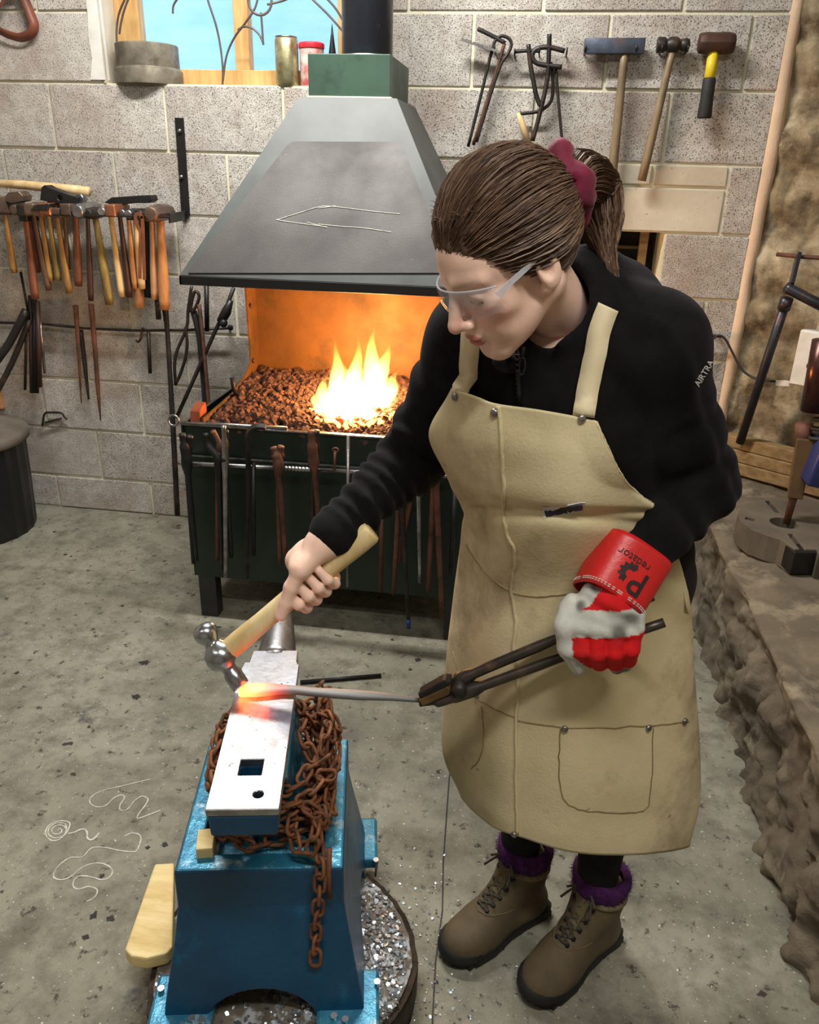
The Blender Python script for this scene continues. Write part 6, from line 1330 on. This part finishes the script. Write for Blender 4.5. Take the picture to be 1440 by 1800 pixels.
def cr_mat(n, m):
    """Catmull-Rom interpolation matrix from n controls to m samples"""
    Mx = np.zeros((m, n))
    for j in range(m):
        x = j/(m-1)*(n-1); i = min(int(x), n-2); s = x-i
        w4 = (.5*(-s+2*s*s-s**3), .5*(2-5*s*s+3*s**3), .5*(s+4*s*s-3*s**3), .5*(-s*s+s**3))
        for k, wv in zip((i-1, i, i+1, i+2), w4): 
            if k < 0: Mx[j, 0] += 2*wv; Mx[j, 1] -= wv
            elif k >= n: Mx[j, n-1] += 2*wv; Mx[j, n-2] -= wv
            else: Mx[j, k] += wv
    return Mx
NU, NV = 97, 133
GA = np.einsum('ai,ijk,bj->abk', cr_mat(9, NV), CPn, cr_mat(7, NU))
du = np.gradient(GA, axis=1); dv_ = np.gradient(GA, axis=0); AN = np.cross(dv_, du); AN /= np.linalg.norm(AN, axis=2)[..., None]
if AN[60, 48]@(CAM-GA[60, 48]) < 0: AN = -AN
for i in range(NV):
    for j in range(NU):
        p = GA[i, j]; v = i/NV; u = j/NU
        wr = .004*noise.noise(Vector((u*5, v*9, 0)))+.006*noise.noise(Vector((u*9+v*3, v*2.2, 4)))*max(0, v-.35)*1.6
        wr -= .012*math.exp(-((v-(.345+.10*(u-.5)**2-.04*(u-.5)))/.018)**2)*math.exp(-((u-.52)/.33)**2)        # fold where the belly bends
        wr -= .006*math.exp(-((v-.30-.25*(u-.45))/.016)**2)*max(0, min(1, (u-.4)*4))
        wr += .005*math.exp(-((u-.16-.05*v)/.03)**2)*max(0, v-.3)
        GA[i, j] = p+AN[i, j]*wr
def push(it):
    g = GA.reshape(-1, 3)
    for _ in range(it):
        d = np.minimum(torso_sdf(g), tr_sdf(g)); mv = np.clip(.009-d, 0, .02)
        if mv.max() < .0005: break
        mv2 = mv.reshape(NV, NU); sm_ = mv2.copy()
        for _k in range(3): sm_[1:-1, 1:-1] = np.maximum(mv2[1:-1, 1:-1], (sm_[:-2, 1:-1]+sm_[2:, 1:-1]+sm_[1:-1, :-2]+sm_[1:-1, 2:])/4)
        dirv = CAM-g; dirv /= np.linalg.norm(dirv, axis=1)[:, None]; g += dirv*sm_.reshape(-1, 1)
push(14)
ab = MB(); ab.v = [tuple(p) for p in GA.reshape(-1, 3)]; ab.f = [(i*NU+j, i*NU+j+1, (i+1)*NU+j+1, (i+1)*NU+j) for i in range(NV-1) for j in range(NU-1)]
pm('leather', (216, 203, 164), (190, 176, 134), 3.5, .88, bump=.25, bscale=180, blot=((116, 98, 76), 4.2, .50, .74), spots=(150, 132, 100), sscale=24, sthr=.71, world=True)
pm('leather_pale', (220, 208, 174), (200, 186, 148), 6, .85, bump=.2, bscale=160)
apron = obj('leather_apron', ab, 'leather', person, smooth=True, fix=True, solid=.003)
APX = []
dG = GA.reshape(-1, 3)-CAM; zc_ = dG@fw; APX = np.stack([720+F*(dG@rt)/zc_, 900-F*(dG@up)/zc_], 1); ANf = AN.reshape(-1, 3); vis = (ANf*(CAM-GA.reshape(-1, 3))).sum(1) > 0
def ap(px, py, o=.003):
    """point on the apron's front at a photograph pixel, lifted o off the leather"""
    d = np.hypot(APX[:, 0]-px, APX[:, 1]-py)+(~vis)*1e3; k = np.argsort(d)[:4]; wg = 1/(d[k]+.5); wg /= wg.sum(); return Vector((GA.reshape(-1, 3)[k]*wg[:, None]).sum(0)+(ANf[k]*wg[:, None]).sum(0)*(o+.0015))
def apn(px, py): d = np.hypot(APX[:, 0]-px, APX[:, 1]-py)+(~vis)*1e3; return Vector(ANf[d.argmin()])
def seam(pix, r=.0028, mat='leather', nm='seam', k=6):
    q = MB(); c = curve([Vector((a, b, 0)) for a, b in pix], k); q.tube([ap(p.x, p.y, .0005) for p in c], r, 6); return obj(nm, q, mat, apron, smooth=True)
seam([(878, 713), (882, 760), (884, 800), (887, 850), (888, 900), (893, 940), (906, 965), (904, 1000), (900, 1035), (908, 1090), (905, 1150), (913, 1200), (908, 1280), (909, 1400), (911, 1465)], .0034)
pm('thread', (150, 134, 96), (120, 104, 72), 90, .8, bump=.2)
for pix in ([(822, 958), (850, 1000), (895, 1037), (940, 1047), (1000, 1043)], [(906, 1266), (990, 1276), (1080, 1277), (1150, 1274), (1208, 1268)], [(985, 1277), (984, 1340), (988, 1395), (1010, 1418), (1060, 1426), (1115, 1427), (1137, 1415), (1145, 1360), (1147, 1277)], [(848, 1240), (852, 1290), (846, 1330), (830, 1350)], [(843, 1230), (870, 1245), (905, 1260)], [(797, 1145), (806, 1170), (815, 1195)]):
    seam(pix, .0011, 'thread', 'stitch_line')
for a, b in ((803, 697), (872, 724), (1022, 734), (993, 1279), (1139, 1278), (1200, 1267), (841, 1221), (905, 1466)):
    q = MB(); nn = apn(a, b); q.lathe([(.0, .0035), (.004, .003), (.0058, .0015), (.0058, -.001)], 14, Matrix.Translation(ap(a, b, .002)) @ nn.to_track_quat('Z', 'Y').to_matrix().to_4x4(), caps=False); obj('rivet', q, 'steel', apron, smooth=True)
# straps over the shoulders
jt = None
from mathutils.bvhtree import BVHTree
def bvh(o):
    me = o.data; return BVHTree.FromPolygons([v.co.copy() for v in me.vertices], [tuple(p.vertices) for p in me.polygons])
JB = bvh(jacket)
def strap(pix, ys, nm='apron_strap', wdt=.0145):
    P_ = curve([Vector(tuple(W(a, b, y=y))) for (a, b), y in zip(pix, ys)], 5); out = []
    for k, p in enumerate(P_):
        l, n_, i_, d_ = JB.find_nearest(p)
        if k > 2: p = l+n_*.004
        out.append((p, n_))
    q = MB(); v = []
    for k, (p, n_) in enumerate(out):
        T_ = (out[min(k+1, len(out)-1)][0]-out[max(k-1, 0)][0]).normalized(); s_ = T_.cross(n_).normalized(); q.v += [p-s_*wdt, p+s_*wdt]
    q.f = [(2*k, 2*k+1, 2*k+3, 2*k+2) for k in range(len(out)-1)]; return obj(nm, q, 'leather_pale', apron, smooth=True, solid=.003)
strap([(808, 694), (818, 650), (828, 610), (838, 560), (850, 520)], [-1.99, -1.985, -1.97, -1.94, -1.90]); strap([(1026, 732), (1034, 680), (1048, 610), (1056, 575), (1063, 545)], [-2.06, -2.06, -2.045, -2.03, -2.01])
strap([(1160, 905), (1180, 900), (1200, 880)], [-1.97, -1.94, -1.88], 'waist_strap') if False else None
# woven label on the apron
pm('label_cloth', (44, 42, 58), (32, 30, 42), 60, .7, bump=.2); pm('white_thread', (214, 210, 214), (190, 186, 190), 60, .7)
def patch(pix, o, mat, nm, n=8):
    q = MB(); (a, b, c, d) = [Vector((x, y, 0)) for x, y in pix]
    for i in range(n+1):
        for j in range(3): s, t_ = i/n, j/2; p = (a*(1-s)+b*s)*(1-t_)+(d*(1-s)+c*s)*t_; q.v.append(ap(p.x, p.y, o))
    q.f = [(i*3+j, (i+1)*3+j, (i+1)*3+j+1, i*3+j+1) for i in range(n) for j in range(2)]; return obj(nm, q, mat, apron, solid=.0012, fix=True)
lp = [(955, 892), (1027, 881), (1025, 897), (957, 909)]
patch(lp, .0012, 'white_thread', 'label_border'); patch([(958, 894), (1024, 884), (1022, 895), (960, 906)], .0022, 'label_cloth', 'woven_label')
for k in range(6):
    x = 972+k*7.5; seam([(x, 896-k*1.0), (x+4, 897-k*1.0)], .0009, 'white_thread', 'label_mark', 2)
# zip, pull and collar opening
q = MB(); zp = [(905, 600), (909, 625), (912, 655), (914, 690), (915, 712)]; zo = []
def jp(px, py, o=.002):
    d = Vector(tuple(fw*F+rt*(px-720)+up*(900-py))).normalized(); l, n_, i_, t_ = JB.ray_cast(Vector(tuple(CAM)), d)
    return (l+n_*o, n_) if l is not None else (Vector(tuple(W(px, py, y=-2.0))), Vector((0, -1, 0)))
q.tube([jp(a, b)[0] for a, b in zp], .0036, 6); obj('zip', q, 'plastic_black', jacket, smooth=True)
q = MB()
for k in range(14): p = jp(905+k*.75, 602+k*8)[0]; q.box(p, (.006, .004, .0022))
obj('zip_teeth', q, 'iron', jacket)
q = MB(); p = jp(911, 640, .006)[0]; q.tube([p+Vector((.004*math.cos(a), -.001, .012*math.sin(a)-.004)) for a in [2*PI*k/14 for k in range(14)]], .0016, 6, closed=True); q.tube([p+Vector((0, 0, .008)), p+Vector((0, 0, .022))], .0026, 6); obj('zip_pull', q, 'dark_iron', jacket, smooth=True)
def text_on(txt, mapper, size, name, mat, parent, ext=0., bold=0., spacing=1.0, res=3):
    cu = bpy.data.curves.new('t', 'FONT'); cu.body = txt; cu.size = size; cu.offset = bold; cu.space_character = spacing; cu.resolution_u = res; cu.align_x = 'CENTER'; cu.align_y = 'CENTER'
    to = bpy.data.objects.new('t', cu); COL.objects.link(to); bpy.context.view_layer.update(); me = evald(to); bpy.data.objects.remove(to)
    q = MB(); q.v = [mapper(v.co.x, v.co.y) for v in me.vertices]; q.f = [tuple(p.vertices) for p in me.polygons]; bpy.data.meshes.remove(me)
    return obj(name, q, mat, parent)
pm('white_ink', (228, 228, 232), (210, 210, 214), 20, .6); pm('black_ink', (46, 20, 22), (34, 16, 18), 20, .6)
def sleeve_map(x, y):                                       # lettering runs up the left sleeve
    c, s = math.cos(1.02), math.sin(1.02); px, py = 1237+(x*c+y*s*-1), 656-(x*s+y*c); return jp(px, py, .0012)[0]
text_on('AIRTRA', lambda x, y: sleeve_map(x, y), 15, 'sleeve_lettering', 'white_ink', jacket, bold=.25)
# ---- gauntlet glove on the left hand
GY = -2.045
gw = lambda px, py, y: W(px, py, y=y)
MCP = [gw(1018, 1098, GY-.032), gw(1050, 1102, GY-.036), gw(1082, 1106, GY-.036), gw(1111, 1106, GY-.030)]
PIP = [gw(1022, 1142, GY-.040), gw(1050, 1148, GY-.044), gw(1080, 1146, GY-.044), gw(1108, 1140, GY-.038)]
DIP = [gw(1030, 1160, GY-.018), gw(1054, 1164, GY-.020), gw(1082, 1164, GY-.020), gw(1104, 1158, GY-.016)]
TIP = [gw(1034, 1150, GY+.014), gw(1056, 1158, GY+.014), gw(1084, 1172, GY+.002), gw(1098, 1168, GY+.004)]
TH = [gw(1006, 1066, GY-.012), gw(996, 1100, GY-.030), gw(1000, 1138, GY-.034), gw(1017, 1172, GY-.026)]
WR_ = gw(1078, 1048, GY-.014)
def glove_sdf(P):
    d = rc(P, WR_+(LE-LW)*.03, WR_, .031, .034)
    for m, s in zip(MCP, (-.02, -.007, .007, .018)): d = smin(d, rc(P, WR_+V3(s*1.4, 0, -.004), m, .0215, .0185), .014)
    for m, p, t_, e in zip(MCP, PIP, DIP, TIP):
        f = smin(smin(rc(P, m, p, .0155, .0142), rc(P, p, t_, .0142, .0132), .003), rc(P, t_, e, .0132, .0118), .003); d = smin(d, f, .002)
    f = None
    for a, b, r1, r2 in zip(TH, TH[1:], (.019, .0185, .0165), (.0185, .0165, .0125)): q = rc(P, a, b, r1, r2); f = q if f is None else smin(f, q, .006)
    d = smin(d, f, .005)
    return d+.0012*np.sin(P[:, 2]*210+P[:, 0]*90)*np.clip(1-np.abs(P[:, 2]-WR_[2]+.004)/.03, 0, 1)
gp_ = np.array(MCP+PIP+DIP+TIP+TH+[WR_]); Vg, Qg = nets(glove_sdf, gp_.min(0)-.05, gp_.max(0)+.06, .0024)
colour_attr_mat('glove_leather', .8, .25, 260, .3, vary=.12, vscale=50)
glove = smesh('work_glove', Vg, Qg, 'glove_leather', person); glove['label'] = 'red and white leather gauntlet glove gripping the tongs'
co = np.empty(len(glove.data.vertices)*3, np.float32); glove.data.vertices.foreach_get('co', co); co = co.reshape(-1, 3)
along_ = (co-WR_)@((np.array(MCP[1])-WR_)/np.linalg.norm(np.array(MCP[1])-WR_)); L_ = np.linalg.norm(np.array(MCP[1])-WR_)
base = np.tile(np.array(S((206, 22, 28))[:3]), (len(co), 1)); grey = np.array(S((196, 198, 190))[:3])
dn = np.array([noise.noise(Vector(p)*38) for p in co.tolist()]); dirt = np.clip((dn-.05)*2.4, 0, 1)*.8
al2 = (WR_[2]-co[:, 2])+.16*(co[:, 0]-WR_[0]); w_band = ((al2 > .006) & (al2 < .047)).astype(float)
dth = np.minimum.reduce([rc(co, a, b, .017, .0155) for a, b in zip(TH, TH[1:])]); dfi = np.minimum.reduce([np.minimum(rc(co, m, p, .0165, .0155), rc(co, p, t_, .0152, .014)) for m, p, t_ in zip(MCP, PIP, DIP)])
w_th = (dth < dfi)*(along_ > -.0)
dtip = np.minimum.reduce([rc(co, t_, e, .014, .012) for t_, e in zip(DIP, TIP)]); w_tip = ((dtip < dfi-.0015) | (co[:, 1] > GY+.004)).astype(float)
wm = np.clip(np.maximum.reduce([w_band, w_th.astype(float), w_tip]), 0, 1)
base = base*(1-wm[:, None])+grey*wm[:, None]; drk = np.array(S((74, 72, 68))[:3]); dd = (dirt*(wm*.9+.12))[:, None]; base = base*(1-dd)+drk*dd; tint(glove, base)
pm('red_leather', (198, 34, 34), (176, 24, 28), 6, .42, bump=.15, bscale=120, blot=((130, 30, 30), 9, .6, .8)); pm('white_stitch', (214, 208, 200), (190, 184, 176), 40, .8)
cb = gw(1068, 1052, GY-.008); ct = gw(1112, 970, -2.0); cax = ct-cb; cL = np.linalg.norm(cax); cax /= cL
cr_ = np.cross(cax, V3(0, -1, 0)); cr_ -= 0; cr_ /= np.linalg.norm(cr_); 
if cr_@rt < 0: cr_ = -cr_
cf = np.cross(cr_, cax); cf = cf if cf@(CAM-cb) > 0 else -cf
def cuffp(a, t_, off=0.):
    wx = (.050+.004*t_)+off; wy = (.042+.010*t_)+off; e = .62
    ca, sa = math.cos(a), math.sin(a); return cb+cax*(cL*t_)+cr_*wx*math.copysign(abs(ca)**e, ca)+cf*wy*math.copysign(abs(sa)**e, sa)
q = MB(); nC = 48; q.loft([[cuffp(2*PI*k/nC, t_) for k in range(nC)] for t_ in np.linspace(-.04, 1.02, 12)], caps=False); cuff = obj('glove_cuff', q, 'red_leather', glove, smooth=True, solid=.0032, fix=True)
CB_ = bvh(cuff)
for t_ in (.02, .055):
    q = MB()
    for k in range(nC*2):
        if k % 2 == 0: q.tube([cuffp(PI*2*(k+.1)/(nC*2), t_, .002), cuffp(PI*2*(k+1.2)/(nC*2), t_, .002)], .0009, 5)
    obj('cuff_stitching', q, 'white_stitch', cuff)
q = MB(); q.tube([cuffp(.02, t_, .003) for t_ in np.linspace(-.04, 1.02, 10)], .0042, 6); obj('cuff_welt', q, 'red_leather', cuff, smooth=True)
def cuff_map(cx, cy, rot, o=.0007):
    def f(x, y):
        c, s = math.cos(rot), math.sin(rot); X, Y = cx+x*c-y*s, cy+x*s+y*c          # metres on the flat front: X along cr_, Y up the cuff
        p = Vector(tuple(cb+cax*(cL*.5)+cr_*X+cax*Y+cf*.09)); h = CB_.ray_cast(p, Vector(tuple(-cf)))
        return h[0]+Vector(tuple(cf))*(o+.0016) if h[0] is not None else p-Vector(tuple(cf))*.045
    return f
text_on('P', cuff_map(.010, -.012, PI, .0011), .052, 'cuff_letter', 'black_ink', cuff, bold=.0006)
text_on('redator', cuff_map(-.012, .014, PI, .0011), .017, 'cuff_lettering', 'black_ink', cuff)
q = MB(); mp_ = cuff_map(-.006, -.008, PI, .0005); n_ = 40; poly = []
for k in range(n_):
    a = PI*.30+PI*1.15*k/(n_-1); r_ = .0175 if (k//3) % 2 else .0145; poly.append((r_*math.cos(a)-.002, r_*math.sin(a)))
poly += [(.006*math.cos(PI*1.45-PI*1.15*k/14)-.002, .006*math.sin(PI*1.45-PI*1.15*k/14)) for k in range(15)]
q.v = [mp_(-x, -y) for x, y in poly]; m_ = len(poly)
for k in range(n_-1):
    i2 = n_+14-int(k/(n_-1)*14); i3 = n_+14-int((k+1)/(n_-1)*14); q.f.append((k, k+1, i3, i2) if i2 != i3 else (k, k+1, i2))
obj('cuff_gear_mark', q, 'black_ink', cuff)
